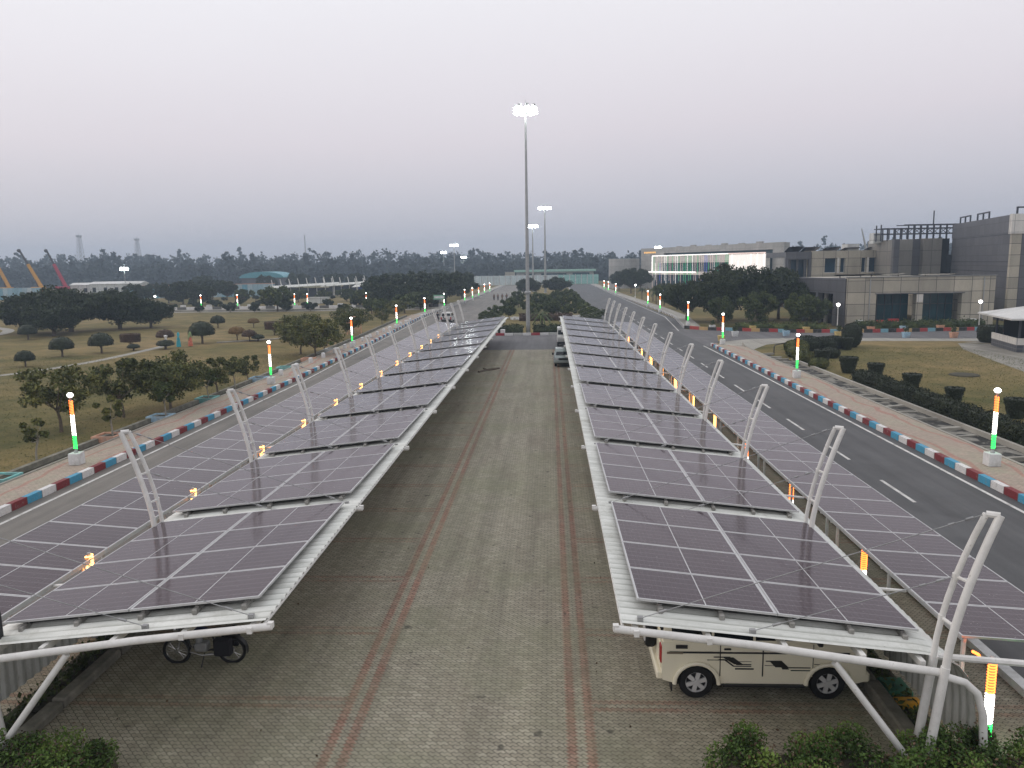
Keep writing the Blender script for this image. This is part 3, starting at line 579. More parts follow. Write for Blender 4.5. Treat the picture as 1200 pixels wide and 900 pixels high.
# ------------------------------------------------------------------ carports
BAY=6.7; Y0=12.4; NB=12; C0=-1.9
def roofz(s): return 2.79-(s-3.1)*.104
def carport(sg,side):
    C0=-1.9 if sg>0 else -2.02
    root=empty('carport',(C0+sg*8.45,Y0,0),'long white steel carport with outward leaning masts on the %s of the paved drive'%side,'carport','carports flanking the drive')
    ox=C0+sg*8.45
    loc=lambda s,y,z:(sg*s-sg*8.45,y,z)
    ylen=BAY*NB-.1; ya=.28
    # corrugated roof, curving down to a back wall
    prof=[(3.1,roofz(3.1)),(4.4,roofz(4.4)),(5.8,roofz(5.8)),(7.2,roofz(7.2)),(8.3,roofz(8.3)),(8.62,2.18),(8.88,2.04),(9.06,1.82),(9.17,1.5),(9.22,1.1),(9.24,.35)]
    pit=.26; ns=int(ylen/(pit/4)); vs=[];fs=[]
    n=len(prof)
    for i in range(ns+1):
        y=ya+i*pit/4; a=.03*math.sin(2*PI*y/pit)
        for k,(s,z) in enumerate(prof):
            dx=prof[min(k+1,n-1)][0]-prof[max(k-1,0)][0]; dz=prof[min(k+1,n-1)][1]-prof[max(k-1,0)][1]; q=math.hypot(dx,dz)
            vs.append(loc(s+a*(-dz/q),y,z+a*(dx/q)))
    for i in range(ns):
        for k in range(n-1): fs.append((i*n+k,i*n+k+1,(i+1)*n+k+1,(i+1)*n+k))
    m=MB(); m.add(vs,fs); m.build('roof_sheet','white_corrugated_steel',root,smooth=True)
    m=MB()
    m.tube([loc(3.12,ya,roofz(3.1)-.05),loc(3.12,ya+ylen,roofz(3.1)-.05)],.03,6); m.build('edge_trim','white_steel_tube',root)
    for s in (3.35,4.6,5.9,7.2,8.2):
        m=MB(); z=roofz(s)-.1; x=loc(s,0,0)[0]; m.box(x-.045,x+.045,.12,ya+ylen,z-.05,z+.06); m.build('purlin','white_steel_tube',root)
    # ties over the planted strip between the inner carport and the roadside tables
    for k in range(NB):
        m=MB(); y=k*BAY+3.4; m.tube([loc(8.5,y,2.12),loc(9.5,y+.25,1.93)],.035,6); m.build('tie','white_steel_tube',root)
    for k in range(NB+1):
        y=k*BAY
        m=MB(); m.tube([loc(2.98,y+.24,roofz(3)-.09),loc(5.5,y+.18,roofz(5.5)-.1),loc(8.45,y-.06,roofz(8.45)-.12)],.07,10)
        m.box(loc(3.0,0,0)[0]-.05,loc(3.0,0,0)[0]+.05,y+.19,y+.29,roofz(3)-.12,roofz(3)-.01); m.build('rafter','white_steel_tube',root,smooth=True)
        m=MB(); m.tube([loc(8.4,y-.12,2.1),loc(8.78,y-.12,1.98),loc(9.0,y-.12,1.78),loc(9.12,y-.12,1.4),loc(9.16,y-.12,.9),loc(9.16,y-.12,0)],.065,10); m.tube([loc(8.5,y-.12,.3),loc(9.16,y-.12,.3)],.05,8); m.build('curved_rib','white_steel_tube',root,smooth=True)
        for dy in (-.12,.28):
            m=MB(); m.tube([loc(8.2,y+dy*1.0,0),loc(8.45,y+dy,2.25)],.075,10)
            m.box(loc(8.2,0,0)[0]-.16,loc(8.2,0,0)[0]+.16,y+dy-.13,y+dy+.13,0,.03); m.build('column','white_steel_tube',root,smooth=True)
        m=MB(); m.tube([loc(6.7,y+.08,roofz(6.7)-.2),loc(8.1,y-.12,.35)],.06,10); m.build('brace','white_steel_tube',root,smooth=True)
        # mast: two bowed tubes joined by a head plate and rungs
        m=MB(); T=[]
        for dy,ds,r in ((-.12,.0,.065),(.26,-.02,.05)):
            pts=[]
            for i in range(8):
                t=i/7; off_=.68*(t**1.5)*(1 if dy<0 else .78); pts.append(loc(8.45+ds+off_,y+dy-(0 if dy<0 else .28*t*t),2.2+2.68*t))
            T.append(pts); m.tube(pts,r,10)
        for i in (2,4): m.tube([T[0][i],T[1][i]],.03,6); m.lathe([(.0,-.05),(.06,-.05),(.06,.05),(0,.05)],8,c=T[1][i])
        m.tube([T[0][7],T[1][7]],.055,8); m.build('mast','white_steel_tube',root,smooth=True)
        for a,b in ((T[1][7],loc(3.45,y+.5,roofz(3.45)+.03)),(T[1][4],loc(5.4,y+.42,roofz(5.4)+.05))):
            A=Vector(a);B=Vector(b); d=(B-A).normalized()
            m=MB(); m.tube([A,B],.009,5); m.tube([A+d*.2,A+d*.32],.03,6); m.tube([A+d*.5,A+d*.6],.024,6); m.tube([B-d*.5,B-d*.35],.028,6)
            m.box(B.x-.05,B.x+.05,B.y-.04,B.y+.04,B.z-.06,B.z+.03); m.build('stay_cable','cable_steel',root)
    # the tie beam to the roadside tables at the near end
    m=MB(); m.tube([loc(8.5,.35,2.2),loc(12.6,.35,1.86 if sg>0 else 2.1)],.06,8); m.build('outrigger_beam','white_steel_tube',root)
    return root
carport(1,'right'); carport(-1,'left')

# ------------------------------------------------------------------ solar tables
def panel_mesh(wx,wy):
    m=MB(); m.box(-wx/2+.03,wx/2-.03,-wy/2+.03,wy/2-.03,-.03,0.0,0)
    for a in ((-wx/2,wx/2,-wy/2,-wy/2+.033),(-wx/2,wx/2,wy/2-.033,wy/2),(-wx/2,-wx/2+.033,-wy/2+.033,wy/2-.033),(wx/2-.033,wx/2,-wy/2+.033,wy/2-.033)): m.box(*a,-.035,.006,1)
    m.box(-.011,.011,-wy/2+.033,wy/2-.033,-.01,.0035,1)
    return m.mesh('panel',['solar_glass','alu'])
PW,PH=2.525,1.505
pm=panel_mesh(PW-.012,PH-.018)
PW2=2.52; PH2=1.46; pm2=panel_mesh(PW2,PH2-.018)
def plane_rot(o,dx,dy):
    """orient so that the mesh x axis follows dx and y follows dy"""
    x=Vector(dx).normalized(); z=x.cross(Vector(dy)).normalized(); y=z.cross(x)
    mt=Matrix((x,y,z)).transposed(); o.rotation_euler=mt.to_euler()
for sg,side in ((1,'right'),(-1,'left')):
    for k in range(NB):
        ya=13.28+BAY*k
        # corner heights above the sloping roof
        C0=-1.9 if sg>0 else -2.02; s0,s1=3.42,8.49; zA,zB=2.97,2.40
        root=empty('solar_table',(C0+sg*(s0+s1)/2,ya+3.02,(zA+zB)/2-.03),'', 'solar table','solar tables on the carport roofs')
        root['label']=('eight panel solar table on the %s carport roof, %s bay from the camera'%(side,ORD[k]) if k<11 else 'eight panel solar table at the far end of the %s carport roof'%side)
        sl=(zB-zA)/(s1-s0); ty=-.07/5.87
        dx=(1,0,sl*sg); dy=(0,1,ty)
        for i in range(2):
            for j in range(4):
                o=link_mesh('panel',pm,root)
                u=(-.5+i)*(PW+.012); v=(-1.5+j)*PH
                o.location=(u,v,u*sl*sg+v*ty+.0)
                plane_rot(o,dx,dy)
        for v in (-2.75,2.75):
            m=MB()
            a=(-2.46,v,-2.46*sl*sg+v*ty-.08); b=(2.46,v,2.46*sl*sg+v*ty-.08); m.tube([a,b],.035,4); m.build('rail','alu',root)
        m=MB(); m.box(-.012,.012,-2.98,2.98,-.05,-.004); m.build('centre_strip','alu',root).rotation_euler=(math.atan(ty),0,0)
        v=-2.97
        for u in (-2.1,-1.0,.25,1.3,2.25):
            m=MB(); z=u*sl*sg+v*ty-.04; m.box(u-.035,u+.035,v-.0,v+.3,z-.14,z-.03); m.box(u-.05,u+.05,v-.14,v+.0,z-.16,z-.05,bev=.015); m.build('foot_bracket','bracket_steel',root)
        m=MB(); pts=[]
        for i in range(19):
            u=-2.3+i*.255; pts.append((u,v+.1,u*sl*sg+v*ty-.07-.04*abs(math.sin(i*1.3+k))))
        m.tube(pts,.012,5); m.build('cable','dark_rubber',root)
for sg,side in ((1,'right'),(-1,'left')):
    for k in range(11):
        ya=13.78+7.3*k; xa=7.6 if sg>0 else -11.28; dz=(-.18 if sg>0 else .2); z0=2.05
        cx=xa+sg*PW2/2
        root=empty('solar_table',(cx,ya,0),'','solar table','low solar tables beside the roads')
        root['label']='low single column solar table between the %s carport and its road, %s from the camera'%(side,ORD[k])
        sl=dz/PW2*sg
        for j in range(5):
            o=link_mesh('panel',pm2,root); o.location=(0,(j+.5)*PH2,z0+dz/2); plane_rot(o,(1,0,sl),(0,1,0))
        m=MB()
        for u in (-1.2,1.2): m.box(u-.03,u+.03,0,7.27,z0+dz/2+u*sl-.12,z0+dz/2+u*sl-.045)
        m.build('rail','alu',root)
        for y in (.4,3.65,6.9):
            for u in (-1.0,1.0):
                m=MB(); m.tube([(u,y,0),(u,y,z0+dz/2+u*sl-.12)],.045,8); m.build('post','white_steel_tube',root)
            m=MB(); m.tube([(-1.2,y,z0+dz/2-1.2*sl-.15),(1.2,y,z0+dz/2+1.2*sl-.15)],.04,6); m.build('cross_beam','white_steel_tube',root)

# ------------------------------------------------------------------ small light posts in the gap beside the carports
def strip_light(z0,z1,r,mat,pitch=.055,seed=0):
    m=MB(); pts=[];k=int((z1-z0)/pitch*8)
    for i in range(k+1):
        t=i/k; a=i*PI/4+seed; pts.append((math.cos(a)*r,math.sin(a)*r,z0+(z1-z0)*t))
    m.tube(pts,r*.2,4); return m.mesh('light_strip',mat)
Lo=strip_light(1.1,1.7,.07,'led_orange'); Lw=strip_light(.5,1.1,.07,'led_white'); Lg=strip_light(.1,.5,.07,'led_green')
m=MB(); m.tube([(0,0,0),(0,0,1.75)],.045,10); m.lathe([(.05,1.74),(.07,1.78),(.03,1.84)],10); m.lathe([(.12,0),(.12,.04),(.05,.1)],10); pole=m.mesh('pole','galv',True)
Lamb=strip_light(.35,1.7,.085,'led_amber'); Lamb_tall=strip_light(1.0,2.12,.085,'led_amber')
m=MB(); m.tube([(0,0,0),(0,0,2.18)],.045,10); m.lathe([(.12,0),(.12,.04),(.05,.1)],10); pole_tall=m.mesh('pole','galv',True)
k=0
for sg,side,ys in ((1,'right',[13.45,19.2,25.2,31.1,37.1,43.1,49.1,55.1,61.1,67.1,73.1,79.1]),(-1,'left',[17.5,23.1,29.0,34.2,39.6,45.1,50.6,56.1,61.5,67.2,72.4,77.9])):
    for i,y in enumerate(ys):
        x=8.0 if sg>0 else -11.38
        o=empty('light_post',(x,y,0),'short light post in the gap behind the %s carport, %s from the camera'%(side,ORD[i]),'light post','short wound light posts behind the carports')
        link_mesh('pole',pole if sg>0 else pole_tall,o)
        if sg<0: link_mesh('light_strip',Lamb_tall,o)
        elif i>3: link_mesh('light_strip',Lamb,o)
        else:
            for q in (Lo,Lw,Lg): link_mesh('light_strip',q,o)
# lit cable trailing from the nearest post
m=MB(); m.tube([(8.06,13.4,1.72),(7.9,13.36,1.82),(7.74,13.3,1.8),(7.64,13.28,1.95),(7.5,13.22,2.04)],.026,6)
tag(m.build('string_light','led_orange'),'loose orange string light over the top of the nearest short light post','string light')
m=MB(); m.tube([(8.3,12.3,.5),(8.9,12.4,.95),(9.5,12.6,1.35)],.03,6)
tag(m.build('string_light','led_green'),'green string light slanting up beside the hedge at the right corner','string light')

# ------------------------------------------------------------------ tricolour lamp posts along the kerbs
def post_protos(lo,lw,lg,gl):
    o=empty('lamp_post',(0,0,0),'','lamp post')
    m=MB(); m.box(-.25,.25,-.25,.25,0,.55,bev=.02); m.build('plinth','white_base',o)
    m=MB(); m.tube([(0,0,.5),(0,0,3.1)],[.05,.04],10); m.lathe([(.09,.55),(.09,.6),(.05,.66)],10); m.build('pole','galv',o,smooth=True)
    m=MB(); m.lathe([(.03,3.05),(.1,3.1),(.1,3.14)],12); m.build('lamp_collar','galv',o)
    m=MB(); m.lathe([(.03,3.12),(.1,3.16),(.125,3.2),(.12,3.26),(.07,3.31),(.01,3.33)],14); m.build('lamp_globe',gl,o,smooth=True)
    for a,b,c in ((2.3,2.98,lo),(1.35,2.3,lw),(.72,1.35,lg)):
        link_mesh('light_strip',strip_light(a,b,.075,c,.07),o)
    return o
PA=post_protos('led_orange','led_white','led_green','globe_light')
posts=[]
for i,(x,y) in enumerate([(-21.75,33.3),(-21.4,57.3),(-21.9,83.8),(-22.0,109.5),(-23.1,141.5),(-22.5,163.5),(-20.9,189),(-20.3,202.4),(-20.1,218),(-20.3,240),(-19.9,256)]):
    posts.append((x,y,'tricolour lit lamp post on the left kerb walk, %s from the camera'%ORD[i]))
for i,(x,y) in enumerate([(18.65,32.6),(18.5,58.2),(18.35,82.6),(19.2,108.2),(20.2,142.7),(20.2,160.5),(18.9,223),(18.6,247),(18.3,262)]):
    posts.append((x,y,'tricolour lit lamp post on the right kerb walk, %s from the camera'%ORD[i]))
for i,(x,y) in enumerate([(-41.8,174.2),(-41.8,186),(-55.5,174.4),(-58.5,174.4),(-72.1,175),(-80.8,175.2)]):
    posts.append((x,y,'tricolour lamp post by the far cross road, %s from the right'%ORD[i].replace('nearest','first')))
for i,(x,y,l) in enumerate(posts):
    o=PA if i==0 else copy_tree(PA,(0,0,0))
    o.location=(x,y,.283 if y<140 else 0); o['label']=l; o['group']='tricolour lamp posts'
def plain_lamp(x,y,h,l,z=0):
    o=empty('street_lamp',(x,y,z),l,'street lamp','plain white lamp posts')
    m=MB(); m.tube([(0,0,0),(0,0,h-.3)],[.06,.045],8); m.lathe([(.18,0),(.18,.3),(.06,.4)],10); m.build('pole','white_steel_tube',o)
    m=MB(); m.lathe([(.03,h-.32),(.17,h-.24),(.21,h-.1),(.16,h+.03),(.02,h+.08)],12); m.build('lamp_globe','globe_light',o,smooth=True)
plain_lamp(36.5,99.6,3.5,'plain white globe lamp post before the dark wing of the low stone building')
plain_lamp(54.4,100.3,3.6,'plain white globe lamp post at the right end of the low stone building')
plain_lamp(-91.3,174.6,3.3,'plain white globe lamp post far left by the cross road')
plain_lamp(22.5,205,3.4,'plain white globe lamp post by the far right walk')

# ------------------------------------------------------------------ high masts
def high_mast(x,y,h,r,l,ring=1.0,ladder=True):
    o=empty('high_mast',(x,y,0),l,'light mast','high floodlight masts')
    m=MB(); m.tube([(0,0,0),(0,0,h*.5),(0,0,h-.5)],[r,r*.72,r*.42],14); m.lathe([(r*1.6,0),(r*1.6,.08),(r*1.05,.12)],14); m.lathe([(r*1.05,5.2),(r*1.6,5.3),(r*1.6,5.5),(r*1.0,5.6)],14); m.build('pole','galv',o,smooth=True)
    m=MB(); m.lathe([(ring*.95,h-.5),(ring,h-.5),(ring,h-.42),(ring*.95,h-.42)],20)
    for k in range(4): a=k*PI/2; m.tube([(0,0,h-.45),(math.cos(a)*ring,math.sin(a)*ring,h-.46)],.04,5)
    m.tube([(0,0,h-.5),(0,0,h+1.1)],.03,5); m.build('head_frame','galv',o)
    for k in range(8):
        a=k*PI/4+.2; f=MB(); cx,cy_=math.cos(a)*ring*1.15,math.sin(a)*ring*1.15
        f.box(cx-.22,cx+.22,cy_-.2,cy_+.2,h-.55,h-.15,rz=a); q=f.build('floodlight','galv',o)
        f=MB(); f.box(cx-.2,cx+.2,cy_-.18,cy_+.18,h+.05,h+.42,rz=a); q2=f.build('floodlight','galv',o); g=MB(); g.box(cx-.27,cx+.27,cy_-.25,cy_+.25,h-.02,h+.045,rz=a); g.build('lamp_glass','flood_light',q2)
        g=MB(); g.box(cx-.3,cx+.3,cy_-.28,cy_+.28,h-.62,h-.56,rz=a); g.box(cx+math.cos(a)*.25-.03,cx+math.cos(a)*.25+.03,cy_+math.sin(a)*.25-.2,cy_+math.sin(a)*.25+.2,h-.55,h-.15,rz=a); g.build('lamp_glass','flood_light',q)
high_mast(-2.9,101.6,28.6,.28,'tallest white floodlight mast at the near end of the central garden',1.05)
high_mast(-1.4,250,27.0,.4,'second floodlight mast right of the tallest, deep in the central garden',1.5)
high_mast(-5.6,262,22.0,.35,'shorter floodlight mast just right of the tallest mast\'s pole',1.3)
high_mast(-40.5,330,18,.3,'distant floodlight mast over the trees left of the gates',1.3)
high_mast(-60,440,17,.3,'very distant floodlight left of the mast over the gates',1.2)
high_mast(-52,470,14.5,.3,'very distant low floodlight beside its twin over the treeline',1.2)
high_mast(-128,228,10,.14,'low floodlight mast above the blue container wall on the left',.7)
high_mast(58,420,17.5,.3,'distant floodlight above the left corner of the lit building',1.3)
# ------------------------------------------------------------------ vehicles
def arch(cx,r,z0,n=9,rev=False):
    p=[(cx+r*math.cos(PI-PI*i/(n-1)),z0+r*math.sin(PI*i/(n-1))) for i in range(n)]
    return p[::-1] if rev else p
def wheel(parent,x,y,r,wd,side,spokes=6):
    t=MB(); t.lathe([(r*.62,-wd/2),(r*.93,-wd/2),(r,-wd*.36),(r,wd*.36),(r*.93,wd/2),(r*.62,wd/2)],28,c=(x,y,r),axis='y',cap=False)
    w_=t.build('wheel','dark_rubber',parent,smooth=True)
    m=MB(); m.lathe([(r*.64,-wd*.42),(r*.6,-wd*.46),(r*.56,-wd*.3),(r*.56,wd*.3),(r*.6,wd*.46),(r*.64,wd*.42)],24,c=(x,y,r),axis='y',cap=False); m.lathe([(r*.02,-.02),(r*.57,-.02),(r*.57,.02),(r*.02,.02)],20,1,c=(x,y+side*wd*.2,r),axis='y')
    yo=y+side*wd*.42
    for k in range(spokes):
        a=2*PI*k/spokes+.3; ca,sa=math.cos(a),math.sin(a); q=r*.07
        vs=[]
        for (rr,hw) in ((r*.1,q*1.6),(r*.6,q*1.8)):
            for s in (-1,1):
                for d in (0,.03): vs.append((x+ca*rr-sa*hw*s,yo+side*(.012-d),r+sa*rr+ca*hw*s))
        m.add(vs,[(0,1,3,2),(4,6,7,5),(0,2,6,4),(1,5,7,3),(0,4,5,1),(2,3,7,6)])
    m.lathe([(r*.16,-.02),(r*.16,.02)],12,c=(x,yo,r),axis='y'); m.build('rim',['alloy','dark_rubber'],w_)
    return w_
def boxy_car(name,loc,rz,label,paint,cat='car',L_=4.15,W=1.74,HB=1.12,HT=1.86,wb=2.68,r=.36,rear=True,decals=False,sedan=False,group=None):
    o=empty(name,loc,label,cat,group,rz); hw=W/2; xr,xf=-L_/2,L_/2; wr,wf=-wb/2-.02,wb/2-.02; ar=r*1.22
    z0=.42
    # lower body: side profile with wheel arches, inset ends
    prof=[(xr,z0+.12),(xr+.02,z0)]+arch(wr,ar,r*.95)+arch(wf,ar,r*.95)+[(xf-.02,z0),(xf,z0+.12),(xf,HB-.12),(xf-.12,HB-.02),(xf-1.15,HB+.03),(xr,HB+.03)]
    b=MB(); b.prism(prof,-hw+.02,hw-.02,'xz'); body=b.build('body',paint,o)
    # cabin
    if sedan: cab=[(xr+.55,HB),(xr+1.0,HT-.03),(xr+1.25,HT),(xf-1.75,HT),(xf-1.6,HT-.04),(xf-.95,HB)]
    else: cab=[(xr+.02,HB),(xr+.1,HT-.1),(xr+.22,HT),(xf-1.72,HT),(xf-1.58,HT-.04),(xf-1.12,HB)]
    c=MB(); n=len(cab); A=[(x,-hw+.03+(z-HB)*.16,z) for x,z in cab]; B=[(x,hw-.03-(z-HB)*.16,z) for x,z in cab]
    c.loft([A,B]); cabin=c.build('cabin',paint,o)
    # glazing set proud of the cabin sides
    for s,g_ in ((-1,A),(1,B)):
        m=MB(); x0,x1=cab[0][0]+.18,cab[-1][0]-.2; zl,zh=HB+.07,HT-.13
        cuts=[x0+(x1-x0)*t for t in ((0,.31,.33,.63,.65,1) if not sedan else (.06,.48,.5,.95))]
        for a,bb in zip(cuts[::2],cuts[1::2]):
            tr=.0 if bb<x1-.01 else -(.32 if not sedan else .45)
            tl=(.3 if sedan and a==cuts[0] else .0)
            y=lambda z:s*(hw-.03-(z-HB)*.16+.006)
            m.add([(a,y(zl),zl),(bb,y(zl),zl),(bb+tr,y(zh),zh),(a+tl,y(zh),zh)],[(0,1,2,3)])
        m.build('side_window','dark_glass',o)
    m=MB(); k=.012; (xa,za),(xb,zb)=cab[-1],cab[-2]
    m.add([(xa-.03+k,-hw+.14,HB+.05),(xa-.03+k,hw-.14,HB+.05),(xb+.02+k,hw-.24,HT-.09),(xb+.02+k,-hw+.24,HT-.09)],[(0,1,2,3)]); m.build('windscreen','dark_glass',o)
    m=MB(); (xa,za),(xb,zb)=cab[0],cab[1]; m.add([(xa-.004+(xb-xa)*.15,-hw+.16,HB+.1),(xa-.004+(xb-xa)*.15,hw-.16,HB+.1),(xb-.012,hw-.24,HT-.14),(xb-.012,-hw+.24,HT-.14)],[(0,1,2,3)]); m.build('rear_window','dark_glass',o)
    # doors, wings and flares
    for s in (-1,1):
        y0,y1=(hw-.02,hw-.004) if s>0 else (-hw+.004,-hw+.02)
        xd=[(wr+ar+.05,-.02),(.0,1.0 if wb>2.6 else .9)]
        for a,bb in xd:
            m=MB(); lo=.5
            m.prism([(a,lo+.02),(bb-.01,lo+.02),(bb-.01,HB-.0),(a-.0,HB-.0)],y0,y1,'xz'); dr=m.build('door',paint,o)
            for xs in (a-.012,bb-.002):
                m=MB(); m.box(xs-.006,xs+.006,y0-(.003 if s<0 else 0),y1+(.003 if s>0 else 0),.52,HB); m.build('door_gap','plastic_black',dr)
            m=MB(); hx=a+.1 if a<-.1 or True else bb; m.box(a+.06,a+.2,y1 if s>0 else y0-.025,y1+.025 if s>0 else y0,HB-.12,HB-.08,bev=.006); m.build('handle','plastic_black',dr)
        for xw in (wr,wf):
            m=MB(); pts=[(x,s*(hw+.005),z) for x,z in arch(xw,ar+.015,r*.95,13)]; m.tube(pts,.045,8); m.build('wheel_arch',paint,o,smooth=True)
            wheel(o,xw,s*(hw-.13),r,.22,s)
        m=MB(); m.box(xr+.15,xf-.35,y1 if s>0 else y0-.012,y1+.012 if s>0 else y0,HB-.2,HB-.165); m.build('side_moulding','plastic_black',o)
        m=MB(); m.box(xf-1.05,xf-.95,s*(hw+.12)-.08,s*(hw+.12)+.08,HB+.05,HB+.25,bev=.02); m.build('mirror','plastic_black',o)
        m=MB(); m.box(xr-.03,xr+.14,s*(hw-.12)-.09,s*(hw-.11)+.125,HB-.45,HB-.06,bev=.02); m.build('tail_light','tail_red',o)
        m=MB(); m.box(xf-.06,xf+.02,s*(hw-.22)-.14,s*(hw-.2)+.14,HB-.32,HB-.14,bev=.03); m.build('headlight','alloy',o)
        if not sedan:
            m=MB(); m.box(wr+ar+.1,wf-ar-.05,s*(hw-.02)-.07,s*(hw-.02)+.07,.3,.35,bev=.01); m.build('running_board','plastic_black',o)
    m=MB(); m.box(xr-.1,xr+.1,-hw+.06,hw-.06,.4,.58,bev=.03); m.build('rear_bumper',paint if decals else 'plastic_black',o)
    m=MB(); m.box(xf-.1,xf+.1,-hw+.03,hw-.03,.38,.6,bev=.04); m.build('front_bumper',paint,o)
    m=MB(); m.box(xf-.005,xf+.02,-.42,.42,HB-.34,HB-.12,bev=.008); m.build('grille','plastic_black',o)
    m=MB(); m.box(xr+.25,xf-.4,-hw+.15,hw-.15,.25,.46); m.build('underbody','plastic_black',o)
    m=MB(); m.box(xf+.02,xf+.035,-.26,.26,.44,.55); m.build('number_plate','white_base',o)
    if not sedan:
        t=MB(); t.lathe([(.2,-.11),(.3,-.11),(.34,-.06),(.34,.06),(.3,.11),(.2,.11)],24,c=(xr-.13,.12,1.02),axis='x'); sp=t.build('spare_wheel','dark_rubber',o,smooth=True)
        t=MB(); t.lathe([(.01,-.12),(.22,-.12),(.22,-.04),(.01,-.04)],20,c=(xr-.13,.12,1.02),axis='x'); t.build('rim','alloy',sp)
        for s in (-1,1):
            m=MB(); m.tube([(xr+.3,s*(hw-.2),HT+.07),(xf-1.9,s*(hw-.2),HT+.07)],.02,6)
            for x in (xr+.4,(xr+xf-1.6)/2,xf-2.0): m.tube([(x,s*(hw-.2),HT-.01),(x,s*(hw-.2),HT+.07)],.018,6)
            m.build('roof_rail','plastic_black',o)
    if decals:
        for s in (-1,1):
            y=s*(hw+.0005); d=MB()
            def q(P,dy=0): d.add([(x,y+s*dy,z+.07) for x,z in P],[tuple(range(len(P)))])
            for x0,x1,z in ((xr+.25,-.95,.9),(-.85,-.1,.9),(-.02,.9,.86)): pass
            q([(-1.02,.86),(-.75,.86),(-.55,.70),(-.25,.70),(-.25,.725),(-.52,.725),(-.68,.86),(-.68,.885),(-1.02,.885)],.004)
            q([(-.92,.80),(-.8,.8),(-.62,.665),(-.25,.665),(-.25,.685),(-.6,.685),(-.78,.83),(-.92,.83)],.005)
            q([(.04,.78),(.3,.78),(.42,.64),(.95,.64),(.95,.665),(.5,.665),(.36,.805),(.04,.805)],.004)
            q([(.3,.76),(.4,.76),(.52,.615),(.38,.615)],.006); q([(.02,.69),(.22,.69),(.22,.70),(.02,.705)],.004)
            q([(1.02,.72),(1.4,.72),(1.4,.735),(1.02,.735)],.004); q([(1.02,.66),(1.4,.66),(1.4,.675),(1.02,.675)],.004); q([(-.68,.775),(-.25,.775),(-.25,.785),(-.68,.785)],.004)
            q([(-1.15,.80),(-.62,.80),(-.62,.815),(-1.15,.815)],.003); q([(-.58,.60),(-.2,.60),(-.2,.635),(-.58,.635)],.004); q([(-.84,.87),(-.62,.87),(-.42,.72),(-.6,.72)],.0045); q([(.12,.79),(.3,.79),(.44,.66),(.24,.66)],.0042); q([(.55,.58),(.95,.58),(.95,.605),(.55,.605)],.004)
            d.build('side_decal','decal_black',o)
            m=MB(); m.box(xr+.28,xr+.52,y-(.004 if s>0 else .006),y+(.006 if s>0 else .004),HB-.1,HB-.02); m.build('side_vent','plastic_black',o)
            m=MB(); m.box(xr+.1,wr-ar*.2-.2,-.01+y,.01+y,HB-.215,HB-.175); m.build('rear_strip','decal_brown',o)
        m=MB(); m.box(xr-.02,xr+.01,-hw+.12,hw-.12,.62,1.1); m.build('tailgate',paint,o)
        for s in (-1,1):
            m=MB(); m.box(wr-ar-.08,wr-ar-.05,s*(hw-.14)-.11,s*(hw-.14)+.11,.16,.45); m.build('mudflap','plastic_black',o)
    return o
boxy_car('parked_jeep',(4.33,15.83,.01),0,'cream boxy four wheel drive with black side decals parked under the right carport','car_cream',decals=True,HB=1.22,HT=1.95)
boxy_car('parked_car',(1.2,69.5,.01),R(-90),'silver green car parked nose out beside the free edge of the right carport','car_silver',sedan=True,L_=4.1,W=1.7,HB=.95,HT=1.5,wb=2.5,r=.31)
# tall white van behind it
def van(loc,rz,label):
    o=empty('parked_van',loc,label,'van',None,rz,.86)
    m=MB(); m.loft([[(x,-.85,z),(x,.85,z),(x,.8,z2),(x,-.8,z2)] for x,z,z2 in ((-2,.4,2.3),(1.2,.4,2.3),(1.7,.4,1.5),(2.2,.4,1.2),(2.25,.45,.9))]); m.build('body','car_white',o)
    m=MB(); m.add([(1.24,-.7,2.22),(1.24,.7,2.22),(1.72,.74,1.52),(1.72,-.74,1.52)],[(0,1,2,3)]); m.build('windscreen','dark_glass',o)
    for s in (-1,1):
        m=MB(); m.add([(-1.8,s*.835,1.5),(1.1,s*.835,1.5),(1.0,s*.82,2.1),(-1.8,s*.82,2.1)],[(0,1,2,3)]); m.build('side_window','dark_glass',o)
        for x in (-1.2,1.4): wheel(o,x,s*.75,.32,.2,s)
        m=MB(); m.box(2.2,2.27,s*.6-.15,s*.6+.15,.8,1.0,bev=.02); m.build('headlight','alloy',o)
    m=MB(); m.box(2.15,2.32,-.85,.85,.4,.65,bev=.04); m.build('front_bumper','plastic_black',o)
van((1.5,86.5,.01),R(-90),'tall white van parked behind the silver car at the crossing road')
boxy_car('moving_car',(-16.6,124.5,.01),R(90),'white car driving away up the left road','car_white',L_=4.2,W=1.75,HB=1.0,HT=1.65)

